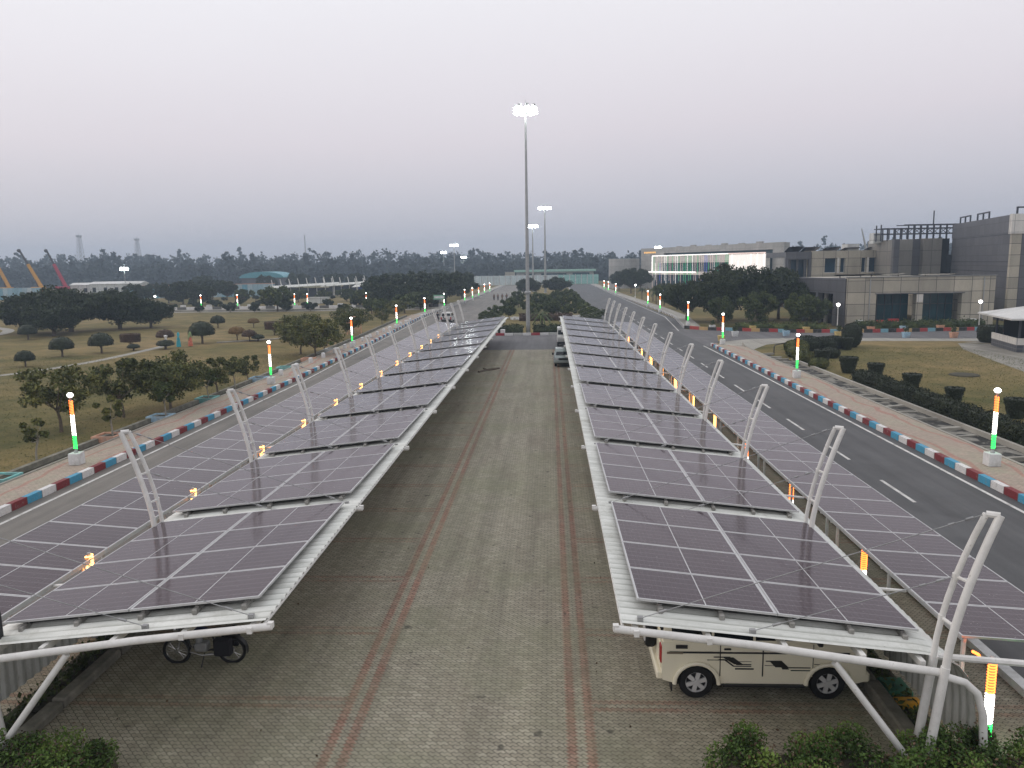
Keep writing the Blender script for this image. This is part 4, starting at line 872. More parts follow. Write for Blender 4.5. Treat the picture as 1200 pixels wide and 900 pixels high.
# the motorcycle under the left carport: x forward, origin between wheels
def motorcycle(loc,rz,label,bag=True,sc=1):
    o=empty('motorcycle',loc,label,'motorcycle',None,rz,sc); wb=1.28; r=.3
    for nm,x,st in (('front_wheel',wb/2,R(0)),('rear_wheel',-wb/2,0)):
        m=MB(); n=28; T=[]
        for i in range(n):
            a=2*PI*i/n; T.append((x+r*math.cos(a),0,r+r*math.sin(a)*1.0))
        m.tube(T+[T[0]],.034,8,cap=False); w_=m.build(nm,'dark_rubber',o,smooth=True)
        m=MB(); T=[(x+(r-.05)*math.cos(2*PI*i/n),0,r+(r-.05)*math.sin(2*PI*i/n)) for i in range(n+1)]; m.tube(T,.014,6,cap=False)
        for i in range(18):
            a=2*PI*i/18; m.tube([(x,.025*(-1)**i,r),(x+(r-.05)*math.cos(a+.2),0,r+(r-.05)*math.sin(a+.2))],.003,3)
        m.lathe([(.05,-.05),(.05,.05)],10,c=(x,0,r),axis='y'); m.build('spokes','chrome',w_)
    m=MB()
    for s in (-1,1): m.tube([(wb/2,s*.07,r),(wb/2-.16,s*.07,.72),(wb/2-.22,s*.07,.9)],[.018,.022,.022],8)
    m.build('fork','chrome',o,smooth=True)
    m=MB(); m.tube([(wb/2-.2,-.34,.98),(wb/2-.12,-.2,1.02),(wb/2-.16,0,.97),(wb/2-.12,.2,1.02),(wb/2-.2,.34,.98)],.014,8); m.build('handlebar','plastic_black',o,smooth=True)
    for s in (-1,1):
        m=MB(); m.tube([(wb/2-.14,s*.22,1.02),(wb/2-.1,s*.28,1.16)],.007,5); m.lathe([(.01,0),(.06,.005),(.06,.015),(.01,.02)],10,c=(wb/2-.1,s*.3,1.17),axis='x'); m.build('mirror','plastic_black',o)
    m=MB(); T=[(wb/2+.36*math.cos(a),0,r+.36*math.sin(a)) for a in [R(x) for x in range(25,150,12)]]
    for a,b in zip(T[:-1],T[1:]): m.add([(a[0],-.06,a[2]),(a[0],.06,a[2]),(b[0],.06,b[2]),(b[0],-.06,b[2])],[(0,1,2,3)])
    m.build('front_mudguard','plastic_black',o)
    m=MB(); m.lathe([(.02,-.08),(.09,-.03),(.1,.05),(.02,.06)],14,c=(wb/2-.06,0,.84),axis='x'); m.build('headlight','chrome',o,smooth=True)
    m=MB(); m.tube([(wb/2-.24,0,.84),(wb/2-.32,0,.4),(-.1,0,.3),(-.3,0,.34),(-.2,0,.7),(.3,0,.74)],.022,8)
    for s in (-1,1): m.tube([(-.22,s*.1,.35),(-wb/2,s*.09,r)],.018,6); m.tube([(-.6,s*.12,.72),(-.5,s*.12,.34)],.02,6)
    m.build('frame','plastic_black',o,smooth=True)
    m=MB(); m.loft([[(x,y*w_,z+zz*h_) for y,zz in ((-1,0),(-.8,.8),(0,1),(.8,.8),(1,0),(0,-.25))] for x,w_,h_,z in ((.4,.04,.06,.76),(.32,.12,.16,.72),(.12,.15,.2,.71),(-.08,.1,.13,.72),(-.16,.06,.06,.73))]); m.build('fuel_tank','moto_blue',o,smooth=True)
    m=MB(); m.loft([[(x,y*w_,z+zz*.06) for y,zz in ((-1,0),(-.9,.9),(.9,.9),(1,0))] for x,w_,z in ((-.1,.08,.76),(-.3,.13,.76),(-.62,.12,.79),(-.76,.07,.84))]); m.build('seat','bag_black',o,smooth=True)
    m=MB(); m.box(-.12,.2,-.11,.11,.3,.52,bev=.04); m.lathe([(.08,0),(.08,.2)],10,c=(.1,0,.5)); 
    m.build('engine','galv',o,smooth=True)
    for s in (1,):
        m=MB(); m.tube([(.2,.1,.5),(.28,.12,.32),(0,.13,.24),(-.35,.14,.28),(-.75,.14,.36)],[.018,.018,.022,.04,.045],8); m.build('exhaust','chrome',o,smooth=True)
    m=MB(); m.tube([(-.5,.12,.85),(-.8,.11,.88),(-.86,0,.9),(-.8,-.11,.88),(-.5,-.12,.85)],.012,6); m.build('grab_rail','chrome',o,smooth=True)
    m=MB(); m.box(-.9,-.84,-.06,.06,.74,.84,bev=.015); m.build('tail_light','tail_red',o)
    m=MB(); T=[(-wb/2+.37*math.cos(a),0,r+.37*math.sin(a)) for a in [R(x) for x in range(60,200,12)]]
    for a,b in zip(T[:-1],T[1:]): m.add([(a[0],-.07,a[2]),(a[0],.07,a[2]),(b[0],.07,b[2]),(b[0],-.07,b[2])],[(0,1,2,3)])
    m.build('rear_mudguard','plastic_black',o)
    m=MB(); m.tube([(-.05,.1,.3),(-.02,.28,.02)],.012,6); m.build('side_stand','plastic_black',o)
    if bag:
        for s in (-1,1):
            m=MB(); m.box(-.74,-.34,s*.24-.09,s*.24+.09,.3,.72,bev=.035); m.build('saddle_bag','bag_black',o)
    return o
motorcycle((-8.05,16.25,.01),R(182),'black motorcycle with saddle bags parked under the left carport')

# ------------------------------------------------------------------ people
def person(loc,rz,label,top,bottom,pose='stand',skirt=False,helmet=False,group=None,sc=1):
    o=empty('person',loc,label,'person',group,rz,sc)
    if pose=='ride':
        J=dict(pel=(0,0,.78),ch=(.06,0,1.12),nk=(.1,0,1.34),hd=(.12,0,1.5),sl=(.07,.17,1.28),el=(.25,.25,1.08),hl=(.48,.27,1.0),fl=(.56,.27,.98),hl2=(.38,.15,.72),fo=(.32,.17,.34),to=(.48,.17,.3))
    else:
        k=.14 if pose=='walk' else .03
        J=dict(pel=(0,0,.93),ch=(0,0,1.22),nk=(0,0,1.44),hd=(.02,0,1.6),sl=(0,.18,1.38),el=(-.04,.22,1.1),hl=(.06,.22,.86),fl=(.09,.22,.76),hl2=(k,.09,.5),fo=(-k*.3,.09,.09),to=(.14-k*.3,.1,.04))
    names=['pel','ch','nk','hd']; V=[J[n] for n in names]+[(J['hd'][0]+.01,0,J['hd'][2]+.13)]; E=[(0,1),(1,2),(2,3),(3,4)]; Rr=[.13,.14,.055,.1,.07]
    for s in (-1,1):
        b=len(V); sw=s if pose=='walk' else 1
        f=lambda n,q=1:(J[n][0]*q,J[n][1]*s,J[n][2])
        V+=[f('sl'),f('el'),f('hl',sw),f('fl',sw)]; E+=[(1,b),(b,b+1),(b+1,b+2),(b+2,b+3)]; Rr+=[.062,.045,.034,.035]
        b=len(V); V+=[(J['pel'][0],s*.09,J['pel'][2]-.06),(J['hl2'][0]*sw,J['hl2'][1]*s,J['hl2'][2]),(J['fo'][0]*(1 if sw>0 else -3),J['fo'][1]*s,J['fo'][2]),(J['fo'][0]*(1 if sw>0 else -3)+.15,J['to'][1]*s,J['to'][2])]
        E+=[(0,b),(b,b+1),(b+1,b+2),(b+2,b+3)]; Rr+=[.09,.06,.045,.04]
    def grow(name,V,E,Rr,mat,fat=0):
        me=bpy.data.meshes.new(name); me.from_pydata(V,E,[]); ob=bpy.data.objects.new(name,me); col.objects.link(ob); ob.parent=o
        md=ob.modifiers.new('skin','SKIN'); me.skin_vertices.new() if not me.skin_vertices else None
        for i,q in enumerate(Rr): me.skin_vertices[0].data[i].radius=(q+fat,q+fat)
        me.skin_vertices[0].data[0].use_root=True
        sb=ob.modifiers.new('sub','SUBSURF'); sb.levels=1; sb.render_levels=1; me.materials.append(M[mat]); return ob
    body=grow('body',V,E,Rr,'skin')
    # garment over trunk and arms, trousers or skirt
    gi=[1,2]+[5,6,7]+[13,14,15]; 
    tv=[V[0],V[1],(V[2][0],0,V[2][2]-.06),V[5],V[6],V[7],V[13],V[14],V[15]]
    grow('shirt',tv,[(0,1),(1,2),(1,3),(3,4),(4,5),(1,6),(6,7),(7,8)],[.15,.165,.07,.085,.062,.05,.085,.062,.05],top,0)
    if skirt:
        m=MB(); m.lathe([(.27,.06),(.25,.35),(.2,.75),(.17,1.0),(.15,1.12)],14); m.build('skirt',bottom,o,smooth=True)
        m=MB(); m.lathe([(.17,1.38),(.15,1.52),(.13,1.66),(.08,1.76),(.01,1.78)],12,c=(-.03,0,0)); m.build('head_cloth',top,o,smooth=True)
    else:
        lv=[V[0],V[9],V[10],V[11],V[17],V[18],V[19]]
        grow('trousers',lv,[(0,1),(1,2),(2,3),(0,4),(4,5),(5,6)],[.15,.115,.08,.065,.115,.08,.065],bottom)
        hx,hz=J['hd'][0],J['hd'][2]
        m=MB()
        if helmet: m.lathe([(.12,-.06),(.145,0),(.14,.09),(.09,.16),(.01,.18)],14,c=(hx,0,hz+.02)); m.build('helmet','helmet_white',o,smooth=True)
        else: m.lathe([(.09,-.02),(.115,.04),(.1,.12),(.05,.16),(.01,.165)],12,c=(hx-.02,0,hz+.02)); m.build('hair','hair',o,smooth=True)
    return o
person((-44.1,88.9,0),R(200),'person in a turquoise sari standing beside the low dark shrub on the left lawn','cloth_teal','cloth_teal',skirt=True)
person((-43.0,89.6,0),R(160),'person in an orange and green sari walking over the left lawn','cloth_green','cloth_orange',skirt=True)
for i,(x,a,b,l) in enumerate([(-14.4,'cloth_dark','cloth_dark','leftmost of the four people walking in line on the far left road'),(-13.4,'cloth_grey','cloth_dark','person in grey, second from left in the line on the far left road'),(-12.3,'cloth_dark','cloth_khaki','third person from the left in the line walking on the far left road'),(-11.2,'cloth_dark','cloth_grey','rightmost of the four people walking in line on the far left road')]):
    person((x,199+i*.3,.01),R(-90),l,a,b,'walk',group='people walking on the far road')
motorcycle((-14.3,93.5,.01),R(90),'dark scooter ridden away from the camera beside the left carport',bag=False)
person((-14.3,93.25,.0),R(90),'person with a white helmet riding the scooter beside the left carport','cloth_dark','cloth_dark','ride',helmet=True)
motorcycle((-18.4,125.5,.01),R(90),'dark motorcycle beside the white car on the left road',bag=False)
person((-18.4,125.25,.0),R(90),'person in dark clothes riding the motorcycle beside the white car','cloth_dark','cloth_grey','ride')

# ------------------------------------------------------------------ buildings: local frame x along the facade, y into the building, z up
def wall_grid(m,u0,u1,z0,z1,ops,y0,y1,mi=0):
    """solid wall between u0..u1 with rectangular openings left out"""
    us=sorted({u0,u1,*[o[0] for o in ops],*[o[1] for o in ops]}); zs=sorted({z0,z1,*[o[2] for o in ops],*[o[3] for o in ops]})
    for i in range(len(us)-1):
        j=0
        while j<len(zs)-1:
            uc=(us[i]+us[i+1])/2; inside=lambda q:any(o[0]<uc<o[1] and o[2]<(zs[q]+zs[q+1])/2<o[3] for o in ops)
            if inside(j): j+=1; continue
            k=j
            while k+1<len(zs)-1 and not inside(k+1): k+=1
            m.box(us[i],us[i+1],y0,y1,zs[j],zs[k+1],mi); j=k+1
def face_rot(P0,P1): return math.atan2(P1[1]-P0[1],P1[0]-P0[0])
# A: the lit building
P0,P1=(33,283),(64.2,217); rz=face_rot(P0,P1)
# local y must point away from the camera: along +x+y side -> with this heading local +y = left of heading
A=empty('lit_building',(P0[0],P0[1],0),'wide grey building with a light draped teal glass front behind the dark trees','building',None,rz)
m=MB(); wall_grid(m,0,73,0,14.1,[(14.5,68.6,0,12.2)],0,.8); m.box(0,73,1.3,2.0,0,14.0); m.box(0,.6,.8,1.3,0,14.1); m.box(72.4,73,.8,1.3,0,14.0); m.build('wall','clad_far',A)
m=MB(); m.box(14.5,68.6,1.0,1.2,0,13.2); m.build('back_glazing','teal_glass',A)
# projecting light box: white bays, teal strip, glow at the right end
m=MB(); wall_grid(m,10.8,68.3,5.0,11.2,[(16,52,6,8.9)],-2.0,-.6); m.build('front_screen','clad_white',A)
m=MB(); m.box(16,52,-1.2,-1.0,6,8.9); m.build('teal_window','teal_glass',A)
m=MB(); m.box(52.3,68.2,-2.1,-2.02,4.0,11.0); m.build('glowing_panel','hall_glow',A)
m=MB(); m.box(9,52,-.55,-.35,0,5.0); m.build('lower_glazing','blue_glass',A)
for i in range(62):
    u=10.9+i*.93; c=['led_white_soft','led_pink_soft','led_green_soft','led_pink_soft','led_blue_soft','led_pink_soft','led_green_soft'][int(RNG.integers(0,7))] if u<52 else ['led_pink_soft','led_white_soft','led_pink_soft'][i%3]
    m=MB(); zt=11.2 if RNG.random()<.8 else 8.9; zb=[0.5,5.2,3][i%3] if u<52 else 4.2; m.box(u-.035,u+.035,-2.16,-2.11,zb,zt); m.build('light_string',c,A)
m=MB(); m.box(10.8,52,-2.25,-2.12,11.22,11.5); m.build('light_line','led_white_soft',A)
m=MB(); m.box(52,68.3,-2.25,-2.12,11.22,11.5); m.build('light_line','led_pink_soft',A)
m=MB(); m.box(8.3,36,-2.35,-2.2,5.7,6.05); m.box(10.6,10.95,-2.25,-2.12,6,11.22); m.build('light_line','led_white_soft',A)
m=MB()
for i in range(8): m.box(2.2+i*.95,2.8+i*.95,-.07,-.01,12.35,12.9)
m.build('roof_sign','sign_amber',A)
for k in range(6):
    m=MB(); m.box(20+k*8,22.5+k*8,1.3,1.95,14.003,14.4+.2*(k%2)); m.build('roof_unit','clad_far',A)
for k in range(5):
    m=MB(); m.tube([(2.5+k*2.2,-1.6,0),(2.5+k*2.2,-1.6,5.0)],.25,10); m.build('column','clad_far',A)
# round drum to its left
m=MB(); m.lathe([(5.6,0),(5.6,10.6),(5.2,10.65),(5.2,10.4),(.1,10.4)],40); o=m.build('drum_building','clad_far',loc=(27.4,288,0),smooth=True); tag(o,'round grey drum shaped building left of the lit building','building')
# B: middle two storey block
B=empty('office_block',(44.9,150,0),'pale two storey office block with blue windows behind the low stone building','building')
ops=[(7.2,9.4,6.6,9.3),(10.1,11.0,6.6,9.3),(14.0,14.9,6.6,9.3),(15.3,18.0,6.6,9.3),(18.5,20.6,6.6,9.3),(7,20,1,4.6)]
m=MB(); wall_grid(m,4.8,20.8,0,10.7,ops,0,.8); m.box(4.8,20.8,.8,14,0,10.5); m.build('wall','clad_beige',B)
m=MB(); wall_grid(m,0,4.8,0,10.6,[(.5,4.3,5.5,9.2)],.3,1.0); m.box(0,4.8,1.0,14,9.6,10.6); m.build('dark_wall','clad_dark',B)
m=MB(); m.box(.5,4.3,1.6,1.8,5.5,9.2); m.build('recess_glass','blue_glass',B)
for k in range(3): m=MB(); m.tube([(1.0+k*1.4,1.1,5.5),(1.0+k*1.4,1.1,9.2)],.22,8); m.build('column','clad_dark',B)
for (a,b,c,d) in ops[:5]:
    m=MB(); m.box(a,b,.62,.72,c,d); w_=m.build('window','blue_glass',B)
    m=MB(); m.box(a,a+.08,.5,.6,c,d); m.box(b-.08,b,.5,.6,c,d); m.box(a+.08,b-.08,.5,.6,c,c+.08); m.build('frame','white_base',w_)
for a in (9.5,15.0,18.1): m=MB(); m.box(a,a+.35,-.08,-.01,6.5,9.4); m.build('white_fin','led_pink_soft' if False else 'clad_white',B)
for k,(x,h) in enumerate([(1,.9),(4,.8),(8,.7),(11.5,.6),(16,.6)]):
    m=MB(); m.add([(x,2,10.7+h),(x+2.9,2,10.75+h),(x+2.9,5,10.75),(x,5,10.7)],[(0,1,2,3)]); m.add([(x,2,10.62+h),(x,5,10.62),(x+2.9,5,10.67),(x+2.9,2,10.67+h)],[(0,1,2,3)]); m.build('roof_panel','solar_glass',B)
m=MB(); m.box(12.4,14.6,3,6,10.5,12.0); m.build('roof_unit','white_cabin',B)
# C: low stone-clad building with teal doors
Cb=empty('low_building',(39.6,105,0),'low stone clad building with two big teal glazed bays behind the side road','building')
ops=[(3.8,9.0,.7,4.4),(9.9,14.9,.7,4.4)]
m=MB(); wall_grid(m,0,19.1,0,6.6,ops,0,1.0); m.box(0,19.1,1.0,24,5.9,6.3); m.box(18.6,19.1,1.0,24,0,6.3); m.build('wall','clad_beige',Cb)
for (a,b,c,d) in ops:
    m=MB(); m.box(a,b,2.3,2.4,0.2,d); w_=m.build('glazed_bay','teal_glass',Cb)
    m=MB()
    for k in range(1,5): x=a+(b-a)*k/5; m.box(x-.04,x+.04,2.2,2.29,.2,d)
    m.box(a,b,2.2,2.29,2.9,2.98); m.build('mullion','frame_navy',w_)
    m=MB(); m.box(a,b,1.0,2.3,0,.2); m.build('step','roof_slab',Cb)
m=MB(); m.box(9.05,9.85,-.06,-.003,3.3,4.3); m.build('pale_panel','clad_white',Cb)
m=MB(); m.box(3.6,15.2,-.12,-.003,4.4,4.52); m.build('lintel','clad_dark',Cb)
m=MB(); m.box(-.1,19.2,-.12,.5,6.603,6.72); m.build('coping','roof_slab',Cb)
for x in (2.9,17.6):
    m=MB(); m.tube([(x,-.09,0),(x,-.09,6.5)],.07,6); m.build('downpipe','galv',Cb)
for x in (15.9,1.2):
    m=MB(); m.box(x,x+.9,-.4,-.003,.3,1.0,bev=.03); m.build('air_unit','white_base',Cb)
# dark side wing running back
s0=empty('side_wing',(37.7,119,0),'dark grey wing with tall openings at the left end of the low building','building',None,math.atan2(105.2-119,39.45-37.7))
m=MB(); wall_grid(m,-1,13.7,0,6.5,[(1.8,5.4,0,4.4),(6.1,10.5,0,4.4)],0,.7); m.box(-1,13.7,.7,1.1,5.6,6.4); m.build('wall','clad_dark',s0)
m=MB(); m.box(1.8,5.4,1.6,1.7,0,4.4); m.box(6.1,10.5,1.6,1.7,0,4.4); m.build('recess_glass','dark_glass',s0)
m=MB(); m.tube([(6.9,.9,0),(6.9,.9,4.4)],.3,10); m.build('column','clad_grey',s0)
m=MB(); m.box(-1,13,.8,13,5.9,6.3); m.build('roof','roof_slab',s0)
for (x,y,w2) in ((41,112,4),(47,116,5),(52,110,4.5)):
    m=MB(); m.add([(x,y,6.95),(x+w2,y,6.95),(x+w2,y+2.5,6.75),(x,y+2.5,6.75)],[(0,1,2,3)]); m.add([(x,y,6.87),(x,y+2.5,6.67),(x+w2,y+2.5,6.67),(x+w2,y,6.87)],[(0,1,2,3)]); m.box(x+.5,x+.6,y+1.2,y+1.3,6.3,6.7); m.box(x+w2-.6,x+w2-.5,y+1.2,y+1.3,6.3,6.7)
    tag(m.build('roof_array','solar_glass'),'dark solar panel row on the low building roof, '+{41:'left',47:'middle',52:'right'}[x]+' of three','solar panel','solar rows on the low building roof')
# D: tall dark block
D=empty('tall_block',(61.5,142,0),'tall dark grey clad block rising behind the low stone building at the right edge','building')
m=MB(); m.box(0,3.0,0,12,0,12.4); m.box(4.9,8.1,0,12,0,12.5); m.build('light_bay','clad_grey',D)
m=MB(); m.box(-.6,.35,-.9,0,0,12.45); m.box(3.0,4.9,1.2,12,0,12.45); m.build('dark_bay','clad_dark',D)
m=MB(); m.box(8.1,10.6,2.5,12,0,12.5); m.build('recess','dark_glass',D)
# long dark flank from the far corner to the near corner
P0=(71.3,142);P1=(64.2,112)
Fk=empty('dark_flank',(P0[0],P0[1],0),'long dark clad flank of the tall block facing the low building','building',None,face_rot(P0,P1))
ln=math.hypot(P1[0]-P0[0],P1[1]-P0[1])
m=MB(); m.box(0,ln,0,14,0,14.85); m.build('wall','clad_dark',Fk)
m=MB(); m.box(0,ln,-.03,-.002,12.15,12.25); m.box(0,ln,-.03,-.002,8.3,8.4); m.box(0,ln,-.03,-.002,6.9,7.0); m.build('band','frame_navy',Fk)
m=MB(); m.box(-.02,.3,-.8,0,4,9.6); m.build('slot_window','dark_glass',Fk)
for (a,b) in ((2,8),(12,18)):
    fr=MB()
    for x in (a,(a+b)/2,b): fr.box(x-.12,x+.12,.5,.7,14.85,16.0)
    fr.box(a,b,.5,.7,15.8,16.0)
    fr.build('roof_frame','frame_navy',Fk)
Nr=empty('stone_tower',(64.15,111.7,0),'beige clad tower face at the right edge of the picture beside the kiosk','building')
m=MB(); m.box(.02,14,0,.5,0,12.2); m.build('wall','clad_beige',Nr)
m=MB(); m.box(-.25,14,-.15,.5,12.2,14.9); m.build('pale_top','clad_white',Nr)
fr=MB()
for x in (.6,2.6,4.6,6.6): fr.box(x-.1,x+.1,.2,.4,14.9,15.9)
fr.box(.6,6.6,.2,.4,15.7,15.9); fr.build('roof_frame','frame_navy',Nr)
Rf=empty('roof_truss',(59.7,144,12.5),'open navy steel frame on the roof of the tall block','roof frame')
m=MB()
for lay,yy in enumerate((0,3)):
    for i in range(14):
        x=i*1.15+(0 if lay==0 else .4); h=2.0 if 0<i<5 else 2.6
        m.box(x-.09,x+.09,yy-.09,yy+.09,0 if i>1 else -.3,h)
    for z in (.95,1.9): m.box(0,15.2,yy-.08,yy+.08,z-.08,z+.08)
    m.box(4,15.2,yy-.08,yy+.08,2.45,2.6)
    for i in range(3,13,2): m.tube([(i*1.15,yy,.95),((i+1)*1.15,yy,1.9)],.06,4); m.tube([((i+1)*1.15,yy,.95),(i*1.15,yy,1.9)],.06,4)
for i in range(0,14,2): m.box(i*1.15-.06,i*1.15+.06,0,3,1.85,1.95)
m.build('truss','frame_navy',Rf)
m=MB(); m.tube([(9.6,1,2.5),(9.6,1,5.0)],.12,6); m.build('vent_pipe','frame_navy',Rf)
m=MB(); m.box(.4,2.2,4,6,-.6,1.3); m.build('tank_screen','white_cabin',Rf)
# kiosk at the right
K=empty('kiosk',(44.3,75,0),'open white roofed kiosk with dark tiled plinth at the right edge','kiosk',None,R(-12))
m=MB(); m.box(0,14,0,7,0,.72); m.build('plinth','tile_dark',K)
m=MB(); m.box(-.03,14,-.03,.12,.73,1.35); m.box(-.03,.12,.12,7,.73,1.35); m.build('parapet','clad_white',K)
for x in (.3,2.6,5,7.5,10,12.5):
    for y in (.35,6.6): m=MB(); m.box(x-.08,x+.08,y-.08,y+.08,.72,3.2); m.build('post','frame_navy',K)
m=MB(); m.box(.5,13,5.2,5.4,.72,3.1); m.build('inner_glazing','dark_glass',K)
m=MB(); e0,e1=-1.0,15.5; m.add([(e0,-1.2,3.3),(e1,-1.2,3.3),(e1,8.6,3.3),(e0,8.6,3.3),(3.6,3.5,4.5),(11,3.5,4.5)],[(0,1,5,4),(1,2,5),(2,3,4,5),(3,0,4)]); m.box(e0,e1,-1.2,8.6,3.14,3.295); m.build('roof','white_roof',K)
# far gates and long green roofed building
G=empty('boundary_gates',(-36,352,0),'long line of pale and green sheet gates across the far end of the roads','gate')
for i in range(22):
    x=i*2.65; c='pale_gate' if i<15 else 'green_gate'
    m=MB(); m.box(x+.18,x+2.4,0,.1,.1,4.3); m.build('gate_panel',c,G)
    m=MB(); m.box(x-.13,x+.13,-.1,.25,0,4.5); m.build('post','white_base',G)
GB=empty('gate_house',(-16,372,0),'long low pale gatehouse with a flat green roof beyond the gates','building')
m=MB(); wall_grid(m,0,37,0,5.6,[(4,9,2.5,4.8),(12,24,3.6,4.8),(27,35,3,5)],0,.5); m.box(0,37,.5,9,0,5.5); m.build('wall','clad_far',GB)
m=MB(); m.box(-1,38,-1.5,10,5.61,6.6); m.build('roof','green_roof',GB)
m=MB(); m.box(4,9,.3,.4,2.5,4.8); m.box(12,24,.3,.4,3.6,4.8); m.box(27,35,.3,.4,3,5); m.build('window','teal_glass',GB)
sb=empty('gate_block',(-20.6,358,0),'small pale square block left of the gatehouse','building'); m=MB(); wall_grid(m,0,4.4,0,5.9,[(1,3.2,2,4)],0,.4); m.box(0,4.4,.4,4,0,5.8); m.build('wall','clad_beige',sb); m=MB(); m.box(1,3.2,.2,.25,2,4); m.build('window','dark_glass',sb)
# left background: sheet walls, cabins, blue roof, carports
def cabin(name,x,y,w_,d,h,mat,l,rz=0,roof='white_roof',cat='building',group=None):
    o=empty(name,(x,y,0),l,cat,group,rz); m=MB(); m.box(0,w_,0,d,0,h); m.build('wall',mat,o)
    m=MB(); m.prism([(-.3,h+.003),(d+.3,h+.003),(d/2,h+.8)],-.3,w_+.3,'yz'); m.build('roof',roof,o)
    m=MB(); 
    for k in range(max(1,int(w_/4))): m.box(1+k*4,2.2+k*4,-.05,-.004,h*.4,h*.75)
    m.build('window','dark_glass',o); return o
o=empty('sheet_wall',(-140,250,0),'long blue and white striped sheet wall behind the cross road on the left','wall',None,R(7)); m=MB(); m.box(0,48,0,.3,0,4.1); m.build('sheet','blue_sheet',o)
m=MB(); m.box(-.1,48.1,-.08,.38,4.103,4.3); m.build('capping','paint_peach',o)
o=empty('sheet_wall',(-205,255,0),'blue and white sheet wall below the yellow cranes','wall'); m=MB(); m.box(0,32,0,.3,0,4.0); m.build('sheet','blue_sheet',o)
cabin('site_cabin',-160,262,18,6,4.8,'white_cabin','long white site cabin left of the striped sheet wall')
cabin('site_cabin',-172,270,8,5,4.4,'white_cabin','small white cabin right of the red crane')
o=empty('vault_building',(-124.5,330,0),'hall with a pale blue vaulted roof among the trees on the left','building'); m=MB(); m.box(-9,9,0,16,0,5.3); m.build('wall','clad_dark',o)
m=MB(); m.prism([(9.8*math.cos(a),5.303+2.6*math.sin(a)) for a in [PI*i/12 for i in range(13)]],-.5,16.5,'xz'); m.build('roof','blue_roof',o)
for (x,y,n,bay,l,tarp) in ((-86,235,8,2.75,'distant white carport with outward masts at the left of the two',False),(-60,236,8,2.6,'distant white carport hung with a blue sheet, at the right of the two',True),(-73.5,248,6,2.7,'distant white carport between and behind its two neighbours',False)):
    o=empty('carport',(x,y,0),l,'carport','distant carports'); m=MB()
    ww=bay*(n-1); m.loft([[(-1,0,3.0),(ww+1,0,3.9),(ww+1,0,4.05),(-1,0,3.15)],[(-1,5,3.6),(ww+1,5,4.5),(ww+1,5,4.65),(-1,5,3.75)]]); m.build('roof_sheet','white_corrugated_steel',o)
    for i in range(n):
        m=MB(); z=3.3+.9*i/n; m.tube([(i*bay,2,0),(i*bay,2,z)],.12,6); m.tube([(i*bay,2,z),(i*bay-.45,2,z+2.4)],[.16,.12],6); m.build('mast','white_steel_tube',o)
    if tarp: m=MB(); m.box(1,ww+1,.2,.3,.3,3.2); m.build('hanging_sheet','blue_tarp',o)
    else:
        m=MB(); m.box(1,ww-1,3.5,3.6,.2,3.0); m.build('back_wall','frame_navy',o)
# cranes
def crane(x,y,px,lean,ln,c,l):
    o=empty('mobile_crane',(x,y,0),l,'crane','mobile cranes on the far left')
    m=MB(); m.box(-3.6,4.2,-1.3,1.3,1.0,2.0,bev=.1)
    for k in range(4):
        for s in (-1,1): m.lathe([(.6,-.2),(.6,.2)],12,c=(-2.8+k*1.8,s*1.2,.6),axis='y')
    m.build('chassis',c,o); m=MB(); m.box(-2.2,1.8,-1.2,1.2,2.01,4.2,bev=.15); m.build('cab',c,o)
    ca,sa=math.cos(lean),math.sin(lean); P=lambda t:(1.2-ca*t,0,3.6+sa*t)
    m=MB(); m.tube([P(0),P(ln*.62)],[.75,.62],4); m.build('lower_boom',c,o)
    m=MB(); m.tube([P(ln*.6),P(ln*.98)],[.42,.34],4); m.tube([P(ln*.96),(P(ln)[0]-.5,0,P(ln)[2]-.3)],[.65,.5],4); m.build('upper_boom','crane_black',o)
    m=MB(); m.tube([(-.2,0,3.4),P(ln*.35)],.2,6); m.build('ram','crane_black',o)
crane(-174.8,257,0,R(118-55),15.0,'crane_yellow','yellow mobile crane with black upper boom, the middle one of three on the far left')
crane(-169.5,262,0,R(66),14.6,'crane_red','red mobile crane with black upper boom on the far left')
crane(-186.3,257,0,R(66),13.5,'crane_yellow','leftmost yellow mobile crane cut by the left edge')
o=empty('tower_crane',(117,300,0),'thin distant crane boom above the office block roof','crane'); m=MB(); m.tube([(2.5,0,0),(2.2,0,13.5)],.5,4); m.build('mast','galv',o); m=MB(); m.tube([(2.2,0,13),(.2,0,20.5)],[.45,.2],4); m.build('boom','galv',o)
# lattice towers
def lattice(x,y,h,b,l):
    o=empty('lattice_tower',(x,y,0),l,'tower','distant towers'); m=MB(); n=12
    for k in range(n):
        a=b*(1-.68*k/n); c=b*(1-.68*(k+1)/n); z0,z1=h*k/n,h*(k+1)/n
        for (sx_,sy_) in ((-1,-1),(1,-1),(1,1),(-1,1)): m.tube([(a*sx_,a*sy_,z0),(c*sx_,c*sy_,z1)],.22,4)
        for s in (-1,1): m.tube([(-a,s*a,z0),(c,s*c,z1)],.16,3); m.tube([(a,s*a,z0),(-c,s*c,z1)],.16,3)
        m.box(-c,c,-c,c,z1-.1,z1+.1)
    m.build('lattice','galv',o); m=MB(); q=b*.5; m.box(-q,q,-q,q,h,h+1.6); m.tube([(0,0,h+1.6),(0,0,h+4)],.15,4); m.build('antenna','galv',o)
lattice(-433,700,41,3.6,'left lattice tower rising over the distant trees'); lattice(-378.6,700,37,3.4,'right lattice tower rising over the distant trees')
o=empty('antenna_mast',(-222,700,0),'thin single mast above the trees left of centre','mast'); m=MB(); m.tube([(0,0,0),(0,0,39)],[.6,.45],5); m.build('pole','galv',o)
